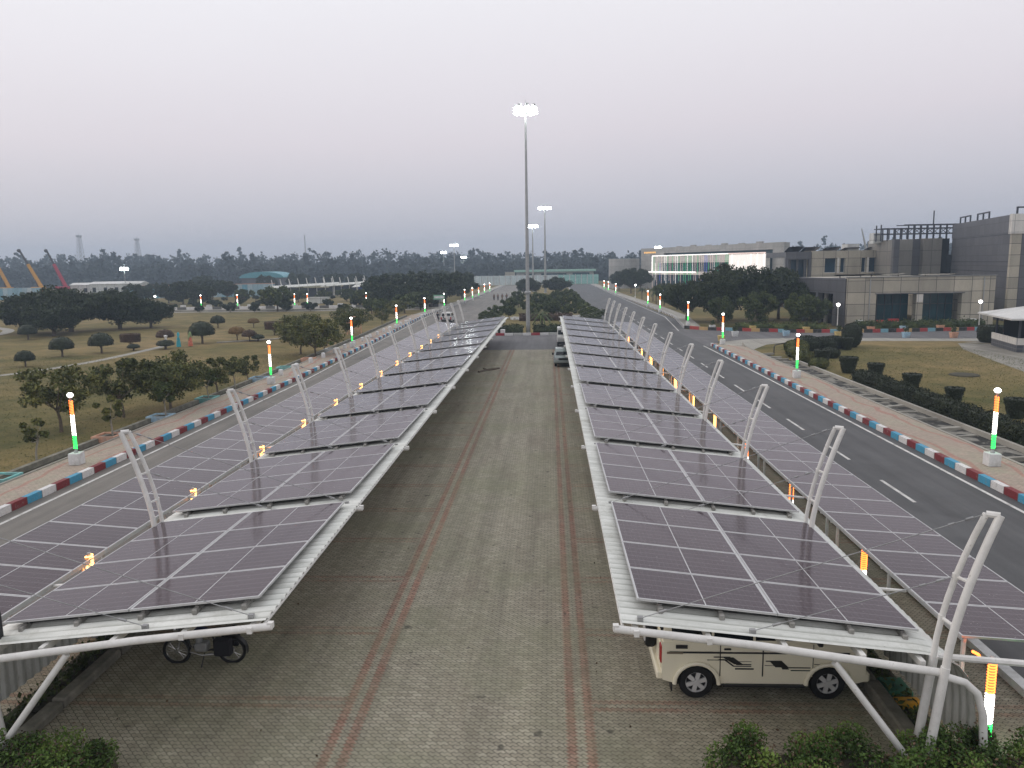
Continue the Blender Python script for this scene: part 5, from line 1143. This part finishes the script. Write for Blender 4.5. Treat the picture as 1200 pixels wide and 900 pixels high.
# ------------------------------------------------------------------ vegetation
# roadside trees on the left verge
TM=[tree_meshes(11,4.2,2.5,1.5,19,200,.12,'leaf_olive','bark',.7,.09),
    tree_meshes(12,4.0,1.9,1.4,14,190,.12,'leaf_olive','bark',.8,.08),
    tree_meshes(13,4.6,3.0,1.4,26,200,.13,'leaf_olive','bark',.65,.1)]
SAP=[tree_meshes(21,2.3,.65,1.2,8,110,.09,'leaf_olive','bark_pale',.8,.045),tree_meshes(22,2.6,.8,1.3,9,120,.09,'leaf_mid','bark_pale',.8,.045)]
V=[(-27.9,41.6,0,1.0,'spreading olive tree behind the lamp post nearest the left edge'),(-26.6,45.8,1,1.05,'bushy tree with low branches behind the peach planter'),
   (-25.2,49.0,2,.85,'broad tree with two crowns on the left verge'),(-24.3,47.2,0,.82,'olive tree just left of the sky blue planter'),(-24.0,53.6,1,.8,'upright tree behind the aqua planter'),
   (-24.3,60.0,1,.62,'small dark tree right of the second left lamp post'),(-23.8,76.5,2,1.0,'largest wide olive tree on the left verge before the third lamp post'),(-26.5,80,2,.95,'wide tree directly behind the largest verge tree'),
   (-26,88,1,.9,'tree behind the third left lamp post'),(-25.5,97,0,.9,'olive tree beside the fourth left lamp post'),(-27.5,106,2,.9,'wide tree beyond the fourth left lamp post'),(-26,118,1,.8,'small tree near the white car on the left verge'),(-31,94,2,.8,'tree set back on the lawn right of the orange frame'),(-26,130,0,.9,'olive tree on the left verge before the small sign')]
for i,(x,y,k,s,l) in enumerate(V): tree((x,y,0),TM[k],l,'trees on the left verge',s*.92,i*1.7)
for i,(x,y,k,s,l) in enumerate([(-24.3,34.2,0,1.0,'thin sapling at the left edge in the turquoise planter'),(-23.6,39.4,0,1.05,'sapling with pale trunk in the peach planter'),(-23.4,44.8,1,.95,'sapling in the sky blue planter'),(-23.5,51.0,1,.9,'sapling in the aqua planter'),(-23.8,56.2,0,1.1,'yellowish sapling beside the second left lamp post')]):
    tree((x,y,0),SAP[k],l,'saplings in planters',s,i*2.1)
def planter(x,y,mat,l,s=1,rz=0):
    o=empty('planter',(x,y,0),l,'planter','painted planters along the left verge',rz); m=MB(); a,t,h=.62*s,.1,.38
    m.box(-a,a,-a,-a+t,0,h); m.box(-a,a,a-t,a,0,h); m.box(-a,-a+t,-a+t,a-t,0,h); m.box(a-t,a,-a+t,a-t,0,h); m.build('box',mat,o)
    m=MB(); m.box(-a+t,a-t,-a+t,a-t,0,h-.1); m.build('soil','dark_soil',o)
for i,(x,y,mt,l) in enumerate([(-23.75,31.0,'paint_aqua','turquoise square planter at the left edge'),(-23.7,39.2,'paint_peach','peach square planter beside the nearest left lamp post'),(-23.6,44.6,'paint_sky','pale blue square planter, second along the left walk'),(-23.6,51.0,'paint_aqua','aqua square planter, third along the left walk'),(-23.6,60.5,'paint_sky','pale blue square planter just past the second left lamp post'),(-23.7,67,'paint_aqua','small aqua planter behind the left walk'),(-23.6,73.5,'paint_peach','peach planter under the largest verge tree'),(-23.8,82,'white_base','white planter beside the third left lamp post')]): planter(x,y,mt,l)
# low white bollards along the far left walk
m=MB(); m.lathe([(.2,0),(.2,.45),(.13,.5),(.01,.52)],8); bol=m.mesh('bollard','white_base')
for i in range(16):
    o=bpy.data.objects.new('bollard',bol); col.objects.link(o); o.location=(-22.3-(.02*i),62+i*4.1,.28); tag(o,'white bollard on the left walk, %s past the second lamp post'%ORD[i].replace('nearest','first'),'bollard','bollards on the left walk')
# lime shrub and garden frame
o=tree((-25.0,83.5,0),tree_meshes(31,1.6,.9,.4,8,90,.1,'leaf_lime','bark',.8,.05),'bright lime green shrub at the foot of the third left lamp post',cat='shrub',name='shrub')
o=empty('pergola',(-27.5,103,0),'rust red open garden frame among the left trees','frame'); m=MB()
for x in (0,1.6):
    for y in (0,1.2): m.tube([(x,y,0),(x,y,2.4)],.06,5)
for z in (.8,1.6,2.4):
    m.tube([(0,0,z),(1.6,0,z)],.05,5); m.tube([(0,1.2,z),(1.6,1.2,z)],.05,5)
m.build('frame','paint_peach',o)
o=empty('road_sign',(-21.6,150,0),'small green and white board on a post by the left road','sign'); m=MB(); m.tube([(0,0,0),(0,0,2.6)],.05,6); m.build('post','galv',o); m=MB(); m.box(-1.1,1.1,-.05,0,2.6,3.5); m.build('board','board_green',o); m=MB(); m.box(-.95,.95,-.058,-.053,2.85,3.25); m.build('board_face','white_base',o)
# the big spreading trees
BT=[tree_meshes(41,6.2,5.0,1.7,34,340,.21,'leaf_dark','bark',.6,.3),tree_meshes(42,6.6,5.6,1.8,38,340,.21,'leaf_dark','bark',.6,.32)]
for i,(x,y,k,s,l) in enumerate([(-78.5,112,0,.92,'left tree of the big dark clump on the left lawn'),(-73.2,114,1,1.02,'middle and tallest tree of the big dark clump on the left lawn'),(-67.8,118,0,.95,'right tree of the big dark clump on the left lawn'),(-71,106.5,0,.72,'front low tree of the big dark clump on the left lawn'),(-63.8,120,0,.66,'small dark tree trailing right of the big clump')]):
    tree((x,y,0),BT[k],l,'dark trees on the left lawn',s,i*1.3)
# clipped dome and block shrubs
dome=lambda r,h,z:[(r*.35,z),(r*.97,z+.06),(r,z+h*.3),(r*.86,z+h*.62),(r*.55,z+h*.88),(.02,z+h)]
T1=clipped(dome(1.25,1.35,.85),'leaf_topiary',1500,.06,stem=.1); T2=clipped([(1.0,.8),(1.15,.85),(1.2,1.75),(1.12,1.85),(.02,1.88)],'leaf_brown',1100,.06,sx=1.1,sy=.7,stem=.08)
T3=clipped(dome(1.2,1.1,.8),'leaf_brown',1100,.06,stem=.08); T4=clipped(dome(1.1,.95,.9),'leaf_russet',1000,.06,stem=.07); T5=clipped(dome(.75,.5,.3),'leaf_topiary',600,.05,stem=.1)
for (x,y,T,s,l) in [(-50.9,71.6,T1,.72,'small low dome topiary, nearest on the left lawn'),(-52.7,80.1,T1,.98,'tall rounded dome topiary, left of the curved path'),(-50.1,83.1,T1,1.04,'dark dome topiary leaning over the curved path'),(-49.6,88.3,T2,.92,'brown flat topped block topiary beside the path'),
    (-48.4,94.2,T3,.9,'brownish dome topiary behind the white post'),(-43.1,93.0,T1,1.25,'widest dark dome topiary beside the two people'),(-40.3,96.9,T4,.95,'small russet dome topiary right of the people'),(-47.8,85.6,T5,.95,'tiny dark mushroom topiary on the path edge'),
    (-44.6,86.7,T5,1.35,'low dark spreading topiary in front of the turquoise sari'),(-38.0,95.2,T3,.78,'dark brown topiary with double trunk, middle of the left lawn'),(-36.9,95.2,T5,1.1,'small brown topiary right of its double trunked neighbour'),(-37.9,103.8,T2,1.0,'dark block topiary in front of the far cross road'),
    (-52.0,118,T1,.9,'small dome shrub near the far cross path, left'),(-83,100,T1,1.0,'dome topiary at the far left behind the path'),(-79,92,T1,.85,'dome topiary left of the big clump'),(-77,86.5,T1,.8,'small dome topiary before the far left path'),(-71,101,T1,.95,'dome topiary under the big clump'),(-43,104,T4,.55,'tiny russet shrub by the left lawn edge'),(-46.3,118.0,T4,.8,'tiny russet dome in the back of the left lawn')]:
    place_clip((x,y,0),T,l,'clipped shrubs on the left lawn',sc=s,name='topiary',cat='topiary')
m=MB(); m.lathe([(.14,0),(.14,.9),(.22,.95),(.22,1.15),(.02,1.2)],8); tag(m.build('white_post','white_base',loc=(-47.2,92,0)),'short white post at the end of the curved garden path','post')
# inverted cone shrubs on the right lawn
CN=clipped([(.3,.0),(.37,.05),(.64,1.08),(.6,1.13),(.02,1.14)],'leaf_topiary',1300,.045)
CN[1].name='cone'
for (x,y,s,l) in [(23.7,67.8,1.15,'cone clipped shrub farthest along the right hedge'),(23.9,62.4,1.15,'cone clipped shrub, second farthest on the right lawn'),(24.9,59.6,1.0,'cone clipped shrub with a flat square top mid right lawn'),(25.0,53.9,1.0,'cone clipped shrub behind the middle of the right hedge'),(25.2,48.6,.9,'cone clipped shrub second nearest along the right hedge'),(26.2,43.9,1.0,'cone clipped shrub behind the nearest right lamp post'),(29.9,78.8,1.1,'cone clipped shrub in front of the tall rounded one')]:
    place_clip((x,y,0),(None,CN[1]),l,'cone clipped shrubs on the right lawn',sc=s,name='topiary',cat='topiary')
OV=clipped([(.45,0),(.85,.5),(1.0,1.3),(.9,2.0),(.5,2.4),(.02,2.5)],'leaf_topiary',2200,.06)
place_clip((31.3,81.2,0),(None,OV[1]),'tall rounded clipped shrub at the back of the right lawn',None,sc=1.0,cat='topiary')
BS=clipped([(.9,0),(1.25,.4),(1.35,1.3),(1.25,1.75),(.02,1.85)],'leaf_topiary',2400,.07)
place_clip((47.2,84.5,0),(None,BS[1]),'broad dark clipped shrub left of the kiosk',None,sc=1.0,cat='topiary'); place_clip((49.2,85.0,0),(None,BS[1]),'darker clipped shrub between the kiosk and its broad neighbour',None,sc=.85,cat='topiary')
RB=clipped([(.7,0),(1.1,.3),(1.2,.75),(.9,1.1),(.4,1.25),(.02,1.28)],'leaf_topiary',1800,.07); RBy=clipped([(.7,0),(1.1,.3),(1.2,.75),(.9,1.1),(.4,1.25),(.02,1.28)],'leaf_olive',1800,.08)
for (x,y,T,s,l) in [(24.2,76.5,RBy,1.0,'yellow green round shrub at the ditch end by the side road'),(23.2,73.2,RBy,.85,'pale round shrub beside the ditch'),(22.6,69.3,RBy,.8,'yellowish round shrub at the far end of the right hedge'),(22.5,65.2,RBy,.7,'smallest yellowish shrub by the ditch'),(25.9,78.6,RB,1.15,'dark round shrub behind the second right lamp post'),(27.7,78.9,RB,1.05,'second dark round shrub along the back of the right lawn'),(29.2,80.4,RB,1.0,'third dark round shrub beside the tall rounded one'),(26.0,72.4,RB,.75,'small dark shrub on the right lawn')]:
    place_clip((x,y,0),(None,T[1]),l,'round shrubs at the back of the right lawn',sc=s,name='shrub')
hedge('hedge',[(22.9,26,0),(23.0,58,0)],1.0,.85,170,.07,'leaf_topiary','long dark clipped hedge between the right ditch and the right lawn')
o=empty('pipe_rail',(21.6,75,0),'low black pipe rail over the ditch end','rail'); m=MB(); m.tube([(0,0,0),(0,0,.8),(.2,.3,.95),(3.2,4,.95),(3.4,4.2,.0)],.05,6); m.build('rail','plastic_black',o)
mm=MB(); mm.lathe([(1.0,0),(1.1,.02),(1.0,.1),(.02,.14)],20); tag(mm.build('flower_bed','dark_soil',loc=(32,60.5,0)),'round bare flower bed in the right lawn','flower bed')
hedge('flower_border',[(33.5,50,0),(41,52.5,0)],1.2,.3,60,.09,'leaf_russet','russet low flower border in the right lawn',cat='flower bed',rough=.12,corew=.6)
# white van-like pots beside the side road
PC=[('paint_yellow','yellow'),('white_base','white'),('paint_sky','pale blue'),('paint_yellow','yellow'),('white_base','white'),('paint_peach','peach')]
for i,(x,y,c,w_) in enumerate([(19.6,88.9,0,'beside the third right lamp post'),(22.4,94.2,1,'out on the side road, nearest the third right lamp'),(28.5,94.2,2,'in the middle of the side road'),(34,92.3,3,'on the side road before the dark wing'),(41,90.5,2,'at the road edge before the left teal bay'),(46,89.8,5,'at the road edge before the right teal bay'),(21.7,104,1,'behind the many coloured kerb, leftmost'),(26.5,101.9,3,'behind the kerb under the dark trees'),(32.5,99.2,3,'behind the kerb right of the dark trees'),(38.5,98.8,1,'behind the kerb by the stone building corner'),(40.3,98.6,5,'behind the kerb left of the red box'),(44.5,99.0,2,'behind the kerb between the teal bays'),(49.3,99.6,5,'behind the kerb at the right teal bay')]):
    o=empty('planter',(x,y,0),'%s square flower pot %s'%(PC[c][1],w_),'planter','flower pots by the side road'); m=MB(); m.loft([[(-.28,-.28,0),(.28,-.28,0),(.28,.28,0),(-.28,.28,0)],[(-.38,-.38,.65),(.38,-.38,.65),(.38,.38,.65),(-.38,.38,.65)]]); m.build('pot',PC[c][0],o)
    if i not in (0,): link_mesh('plant',leafmesh('plant',blob((0,0,1.0),(.32,.32,.4),160,.2),.1,'leaf_mid'),o)
mm=MB(); mm.box(-.45,.45,-.2,.2,.3,1.1,bev=.03); mm.box(-.35,-.28,-.1,.1,0,.3); mm.box(.28,.35,-.1,.1,0,.3); tag(mm.build('fire_box','red_box',loc=(43.3,103.2,0)),'red metal box before the left teal bay','box')
mm=MB(); mm.box(-.7,.7,-.15,.15,.9,1.25); mm.tube([(0,0,0),(0,0,.9)],.06,5); tag(mm.build('notice_board','red_box',loc=(45.0,103.3,0)),'small raised red board right of the red box','sign')
hedge('hedge',[(40,102.6,0),(56.5,103.2,0)],1.2,.9,40,.13,'leaf_mid','loose green hedge along the foot of the stone building',rough=.14)
hedge('hedge',[(25,105,0),(36,101.8,0)],1.6,.7,30,.14,'leaf_mid','low bushes along the kerb under the dark trees on the right',rough=.14)
# dark trees before the lit building
RT=[tree_meshes(51,8.2,4.2,2.2,34,380,.2,'leaf_dark','bark',.8,.22),tree_meshes(52,8.8,3.8,2.4,34,380,.2,'leaf_dark','bark',.9,.22),tree_meshes(53,5.2,2.4,1.4,20,280,.17,'leaf_mid','bark',.9,.13)]
for i,(x,y,k,s,l) in enumerate([(20.9,119,0,.78,'dark tree at the left of the clump before the lit building'),(24.8,115,1,.86,'dark tree second from left in the clump before the lit building'),(27.6,121,0,1.08,'tallest dark tree in the clump before the lit building'),(31.5,117,1,.94,'dark tree in the middle of the right clump'),(35.6,122,0,1.0,'dark tree behind at the right of the clump'),(38.2,117,0,.72,'dark tree at the right end of the clump beside the dark wing'),(33.8,105.8,2,.95,'green tree in front at the right of the clump'),(28.8,108,2,1.0,'green tree in front at the middle of the clump'),(24.0,109.5,2,.85,'green tree in front at the left of the clump'),(36.3,106.5,2,.8,'small green tree before the dark wing'),
    (24.5,150,2,.9,'green tree beyond the clump beside the right road'),(24.2,165,2,.95,'green tree farther along the right walk'),(26.5,180,0,.55,'dark tree by the drum building'),(24.5,235,0,.95,'dark rounded tree at the far end of the right road'),(29,250,0,.9,'dark tree beside the drum building, farthest right'),(23.3,262,0,.8,'dark tree closing the right road')]):
    tree((x,y,0),RT[k],l,'trees on the right',s*.95,i*1.9)
def palm(x,y,h,l,group=None,n=16,fl=1.4):
    o=empty('palm',(x,y,0),l,'palm',group,RNG.uniform(0,3)); m=MB(); m.tube([(0,0,0),(.05,0,h*.5),(0,0,h)],[.16,.11,.1],7); m.build('trunk','bark',o); m=MB()
    for k in range(n):
        a=2*PI*k*.618; up=RNG.uniform(.2,1.1); P=[]
        for t in (0,.25,.5,.75,1): P.append((math.cos(a)*fl*t*math.cos(up*.7),math.sin(a)*fl*t*math.cos(up*.7),h+fl*(up*t-1.0*t*t)))
        for i in range(4):
            p,q=Vector(P[i]),Vector(P[i+1]); sd_=Vector((-math.sin(a),math.cos(a),-.35)); wd=.22*(1-i*.2)
            m.add([p,q,q+sd_*wd,p+sd_*wd],[(0,1,2,3)]); sd2=Vector((math.sin(a),-math.cos(a),-.35)); m.add([p,q,q+sd2*wd,p+sd2*wd],[(0,1,2,3)])
    m.build('crown','leaf_mid',o)
for i,(x,y,h) in enumerate([(23.5,172,2.6),(24.5,185,2.6),(23.2,196,2.4),(25.5,160,2.4)]): palm(x,y,h,'palm beside the right walk before the lit building, %s from the camera'%ORD[[2,3,1,0].index(i) if False else [1,2,3,0][i]],'palms beside the right walk')
# ------------------------------------------------------------------ the central garden
hedge('hedge',[(-8.2,101.3,0),(-3.6,101.3,0)],2.2,1.0,45,.13,'leaf_dark','thick dark hedge left of the tallest mast at the front of the central garden',rough=.12)
hedge('hedge',[(-2.2,101.3,0),(5.8,101.3,0)],2.2,1.0,45,.13,'leaf_dark','thick dark hedge right of the tallest mast at the front of the central garden',rough=.12)
hedge('hedge',[(-5.0,125.5,0),(3.6,125.5,0)],2.0,1.0,30,.15,'leaf_brown','brown clipped hedge across the central garden behind the lawn',rough=.1)
palm(-1.3,112,1.7,'feathery palm in the central garden lawn right of the tallest mast',fl=2.2,n=20)
GR=[tree_meshes(61,2.2,1.45,.6,14,260,.13,'leaf_mid','bark',.85,.08),tree_meshes(62,2.3,1.4,.7,14,260,.13,'leaf_mid','bark',.85,.08)]
GP=[(-8.3,104.5,1,.7,'small bush at the left front corner of the central garden'),(-7.6,111,0,.8,'dark bush left of the central lawn'),(-9.6,117.5,0,.95,'round bush at the left kerb of the central garden, first in its row'),(-8.8,120,1,.8,'green bush next to the first left kerb bush'),(-9.2,131,0,1.0,'round bush, second in the left kerb row of the central garden'),(-7.2,133,0,.9,'dark bush right of the second left kerb bush'),(-8.0,152,1,1.15,'bush, third in the left kerb row of the central garden'),(-6.8,166,0,1.1,'dark bush, fourth in the left kerb row'),
    (6.0,108,0,1.0,'dark bush at the right kerb of the central garden, first in its row'),(6.2,114,0,1.15,'dark bush, second in the right kerb row of the central garden'),(5.9,121,1,1.15,'green bush, third in the right kerb row'),(5.6,129,0,1.1,'dark bush, fourth in the right kerb row'),(5.4,138,1,1.1,'green bush, fifth in the right kerb row'),(5.3,150,1,1.1,'green bush, sixth in the right kerb row'),(4.6,106.5,1,.7,'low bush at the right end of the central lawn'),
    (-2.8,132,0,1.1,'dark tree in the garden behind the brown hedge, left'),(0.2,135,0,1.15,'dark tree in the garden behind the brown hedge, middle'),(2.6,134,1,.9,'green tree in the garden behind the brown hedge, right'),(-4.2,145,1,1.1,'green garden tree left of centre'),(-.6,150,1,1.3,'broad green garden tree at the centre'),(2.3,158,0,1.2,'dark garden tree right of centre'),(-3.0,170,0,1.3,'dark garden tree deep in the garden, left'),(1.5,178,1,1.3,'green garden tree deep in the garden, right'),(5.0,172,1,1.2,'green bush far along the right kerb row'),(-7.6,190,0,1.2,'dark bush far along the left kerb row'),(4.6,198,0,1.2,'dark bush farthest in the right kerb row')]
for i,(x,y,k,s,l) in enumerate(GP): tree((x,y,0),GR[k],l,'bushes and trees of the central garden',s,i*1.1,cat='bush' if 'bush' in l else 'tree',name='bush' if 'bush' in l else 'tree')
for i,(x,y,s,l) in enumerate([(-6.6,236,1.25,'flat topped dark tree on the left before the gates in the garden'),(2.2,236,1.3,'flat topped dark tree on the right before the gates in the garden')]): tree((x,y,0),BT[0],l,'flat topped trees before the gates',s*.62,i*2)
for (x0,x1,y,l) in ((-6.6,-3.0,128,'low white garden wall behind the brown hedge, left'),(3.2,6.0,131,'low white garden wall behind the brown hedge, right'),(-6,-2.6,163,'low white garden wall deep in the garden, left'),(2.4,5.6,165,'low white garden wall deep in the garden, right')):
    m=MB(); m.box(x0,x1,y,y+.4,0,.45,bev=.03); m.box(x0+.2,x1-.2,y-.6,y-.01,0,.2,bev=.03); tag(m.build('garden_wall','white_base'),l,'low wall')
sheet('garden_path_centre',[(2.0,126.5),(3.0,126.5),(1.4,160),(.6,160)],.01,'concrete')
for i,(x,y) in enumerate([(-5.9,127.2),(-4.8,127.0),(-3.8,127.3),(2.6,126.8),(4.5,127.2)]):
    m=MB(); m.lathe([(.2,0),(.3,.5),(.25,.55),(.02,.56)],8); tag(m.build('flower_pot','white_base' if i%2==0 else 'paint_peach',loc=(x,y,0)),('white' if i%2==0 else 'peach')+' flower pot behind the brown hedge, '+['leftmost','second from left','middle','second from right','rightmost'][i],'flower pot','flower pots in the central garden')
for x,y,l in ((-6.15,99.7,'white box standing on the painted kerb at the front of the central garden'),):
    m=MB(); m.box(-.3,.3,-.3,.3,.0,.75,bev=.02); tag(m.build('white_box','white_base',loc=(x,y,0)),l,'box')
mm=MB(); mm.box(-1.1,1.1,-.5,.5,0,.55,bev=.08); tag(mm.build('stone_trough','stone_kerb',loc=(-7.9,84.0,0)),'dark stone trough at the far left corner of the paved drive','trough')
mm=MB(); mm.tube([(-6.1,64.5,.04),(-5.6,65.6,.05),(-5.0,66.1,.05),(-4.5,66.9,.04)],[.12,.1,.14,.1],5); mm.tube([(-5.3,65.9,.04),(-5.9,66.8,.04)],.06,5); tag(mm.build('fallen_branch','bark'),'dark fallen branch lying on the left of the paved drive','branch')
# ------------------------------------------------------------------ near hedges at the bottom corners
def loose_bush(name,cx,cy,rx,ry,h,n,leaf,mat,label,rz=0,cat='hedge',twigs=30):
    o=empty(name,(cx,cy,0),label,cat,None,rz)
    P=[]
    k=int(rx*ry*26)+6
    for i in range(k):
        x,y=RNG.uniform(-1,1)*rx*.93,RNG.uniform(-1,1)*ry*.9; e=max(0,1-(x/rx)**6)**.5
        zc=h*.66*e*RNG.uniform(.82,1.12); q=RNG.uniform(.2,.32); P.append(blob((x,y,zc),(q*1.15,q*1.15,h*.34),n//k,.5))
    C=np.concatenate(P); C[:,2]=np.clip(C[:,2],.03,None)
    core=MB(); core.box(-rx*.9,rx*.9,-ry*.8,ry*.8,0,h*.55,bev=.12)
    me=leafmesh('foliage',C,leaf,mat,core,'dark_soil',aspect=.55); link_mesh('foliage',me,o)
    P=C[RNG.choice(len(C),len(C)//7)]+RNG.normal(size=(len(C)//7,3))*.05; P[:,2]=np.abs(P[:,2])+.02
    link_mesh('dry_leaves',leafmesh('dry_leaves',P,leaf*.9,'leaf_dull'),o)
loose_bush('hedge',6.0,11.6,3.45,1.05,1.05,66000,.034,'leaf_hedge','long leafy green hedge across the bottom right corner',twigs=60)
loose_bush('hedge',10.3,11.6,1.2,1.0,1.0,20000,.034,'leaf_hedge','leafy hedge end at the far right bottom corner beside the lit post',twigs=20)
loose_bush('bush',-8.95,11.45,1.35,.95,.85,22000,.034,'leaf_hedge','leafy green bush with dry patches in the bottom left corner',cat='bush')
# low planting in the strips beside the carports
for sg,nm,x in ((1,'right',7.1),(-1,'left',-10.9)):
    P=np.stack([RNG.uniform(-.22,.22,9000)+x,RNG.uniform(9,82,9000),np.abs(RNG.normal(size=9000))*.12+.03],1)
    o=bpy.data.objects.new('ground_cover',leafmesh('ground_cover',P,.07,'leaf_mid')); col.objects.link(o); o['kind']='stuff'; o['label']='low dark ground cover in the strip behind the %s carport'%nm; o['category']='ground cover'
o=empty('wrapped_post',(-10.35,13.0,2.2),'black cable wrapped post on the left carport roof at the left edge','post'); m=MB(); m.tube([(0,0,0),(-.02,0,.5),(-.06,0,1.0)],[.075,.09,.06],9); m.tube([(-.06,0,1.0),(-.05,0,1.12)],[.03,.02],6); m.box(-.09,.2,-.08,.08,-.02,.07,bev=.02); m.build('post','plastic_black',o,smooth=True)
# dry leaves on the paving
P=np.stack([RNG.uniform(-10,6,260),RNG.uniform(12,60,260),np.full(260,.03)],1); P=P[(P[:,0]<-4.3)|(P[:,0]>.8)|(RNG.random(len(P))<.2)]
o=bpy.data.objects.new('fallen_leaves',leafmesh('fallen_leaves',P,.035,'leaf_dull')); col.objects.link(o); o['kind']='stuff'; o['label']='scattered dry leaves on the grey paving'; o['category']='leaves'
# grass tufts for the nearer lawns
P=[]
for (x0,x1,y0,y1,n) in ((-60,-24.3,28,80,26000),(23.6,42,34,80,16000),(-8.5,6.2,103,124,2500)):
    P.append(np.stack([RNG.uniform(x0,x1,n),RNG.uniform(y0,y1,n),np.full(n,.03)],1))
o=bpy.data.objects.new('grass',leafmesh('grass',np.concatenate(P),.06,'leaf_olive',aspect=.25)); col.objects.link(o); o['kind']='stuff'; o['label']='short dry grass tufts over the lawns'; o['category']='grass'
# ------------------------------------------------------------------ middle-distance trees, each its own
MT=[tree_meshes(71,8.5,5.2,2.0,28,150,.42,'leaf_dark','bark',.75,.28),tree_meshes(72,7.0,4.6,1.8,24,150,.4,'leaf_dark','bark',.8,.25),tree_meshes(73,5.0,3.4,1.4,18,130,.34,'leaf_mid','bark',.8,.18)]
mid=[(-40,180,0,.95),(-34.5,186,0,1.0),(-29,182,1,1.1),(-25.5,188,0,.98),(-31,170,1,.8),(-26.5,172,1,.75),(-36.5,172,1,.8),(-43,176,2,.9),(-28.5,150,2,.8),(-27,160,2,.85),(-31,142,2,.7),(-35,150,2,.65),(-24.5,215,1,1.0),(-27,235,0,.9),(-30,255,0,.9),
     (-58.5,163.0,2,1.15),(-48,205,2,.8),(-55,207,2,.75),(-61,206,2,.7),(-68,206,2,.75),(-76,207,2,.8),(-84,208,2,.8),(-92,200,1,.8),(-99,204,1,.9),(-106,210,1,.8),(-113,206,1,.8),(-97,228,0,.75),(-105,236,0,.8),(-114,240,1,.8),(-122,232,1,.75),(-76,300,0,.9),(-88,310,0,.9),(-100,306,0,.95),(-112,302,1,.95),(-137,300,0,.9),(-60,300,0,.9),(-48,290,1,1.0),(-42,300,0,1.0),
     (-132,190,2,.9),(-122,186,2,.85),(-112,188,2,.9),(-150,150,1,.8),(-88,128,1,.55),(-97,120,1,.8),(-105,112,2,.9)]
for i,(x,y,k,s) in enumerate(mid):
    s*=.93
    tree((x,y,0),MT[k],'','trees in the left background',s,i*2.3)['label']='dark background tree on the left among its kind between the lawn and the far wood'
# shrubs and white kerb blocks of the far left gardens
SH=tree_meshes(81,1.5,1.2,.3,8,80,.2,'leaf_dark','bark',.8,.06)
n=0
for y,x0,x1,st in ((178,-118,-30,5.1),(190,-115,-28,7.3),(160.5,-75,-26,6.2),(222,-95,-40,8.3)):
    x=x0
    while x<x1:
        o=tree((x,y+RNG.uniform(-1.5,1.5),0),SH,'low dark shrub in the gardens around the far cross road','low shrubs around the cross road',RNG.uniform(.7,1.3),n,cat='shrub',name='shrub'); n+=1; x+=st*RNG.uniform(.7,1.3)
m=MB(); m.box(-.6,.6,-.3,.3,0,.75,bev=.04); wb_=m.mesh('kerb_block','white_base')
for i in range(26):
    o=bpy.data.objects.new('kerb_block',wb_); col.objects.link(o); x=-116+i*3.5+RNG.uniform(-.8,.8); o.location=(x,179.5+RNG.uniform(-.6,.6)-.02*x,0); tag(o,'white painted block in the row along the far cross road','block','white blocks along the cross road')
for i,(x,y,w_,l) in enumerate([(-34,168.8,3.2,'pale low hut between the trees left of the far road'),(-62,196,5,'long low white parapet behind the far gardens'),(-30,196,2.4,'small white hut beneath the mid left trees')]):
    m=MB(); m.box(0,w_,0,1.5,0,1.5); m.box(-.2,w_+.2,-.2,1.7,1.503,1.65); tag(m.build('garden_hut','white_cabin',loc=(x,y,0)),l,'hut')
# ------------------------------------------------------------------ the far wood: one mass
def far_wood():
    P=[]; rg=RNG
    for row,(y,hh,n) in enumerate(((430,11,340),(480,13.8,340),(540,16.5,320),(620,19.5,300))):
        for i in range(n):
            x=-620+1120*(i+rg.uniform(0,1))/n*(y/440)**.5
            yy=y+rg.uniform(-18,18)+.0*x
            h=hh*rg.uniform(.82,1.06)*(1+.06*math.sin(x*.021+row)) ; 
            if x<-120: h*=1.14
            if -30<x<120 : h*=.93
            k=4
            for j in range(k):
                q=rg.uniform(3.0,5.0); zc=h*(.35+.6*j/(k-1)) if j else h*.3
                P.append(blob((x+rg.normal()*2.2,yy+rg.normal()*2,zc-q*.5),(q,q,q*rg.uniform(.6,1.1)),34,.15))
            P.append(blob((x,yy,h*.3),(5,4,h*.35),44,.1))
            if rg.random()<.07:
                for j in range(4): P.append(blob((x+rg.normal()*1.2,yy,h*(1.0+.07*j)),(1.5,1.5,.9),12,.3))
    return leafmesh('far_wood',np.concatenate(P),1.1,'leaf_wood',aspect=.8)
o=bpy.data.objects.new('far_wood',far_wood()); col.objects.link(o); o['kind']='stuff'; o['label']='bluish wood closing the horizon behind the whole site'; o['category']='wood'
# ------------------------------------------------------------------ evening haze
m=MB(); m.box(-900,900,-24,1400,-1.2,52); hz=m.build('haze','alu'); hz['kind']='stuff'; hz['label']='thin bluish evening haze'; hz['category']='haze'
hm=bpy.data.materials.new('haze_air'); hm.use_nodes=True; n_=hm.node_tree; n_.nodes.remove(n_.nodes['Principled BSDF'])
pv=n_.nodes.new('ShaderNodeVolumePrincipled'); pv.inputs['Color'].default_value=(.66,.82,1,1); pv.inputs['Density'].default_value=.0007; pv.inputs['Anisotropy'].default_value=.2
n_.links.new(pv.outputs[0],n_.nodes['Material Output'].inputs['Volume']); hz.data.materials.clear(); hz.data.materials.append(hm)
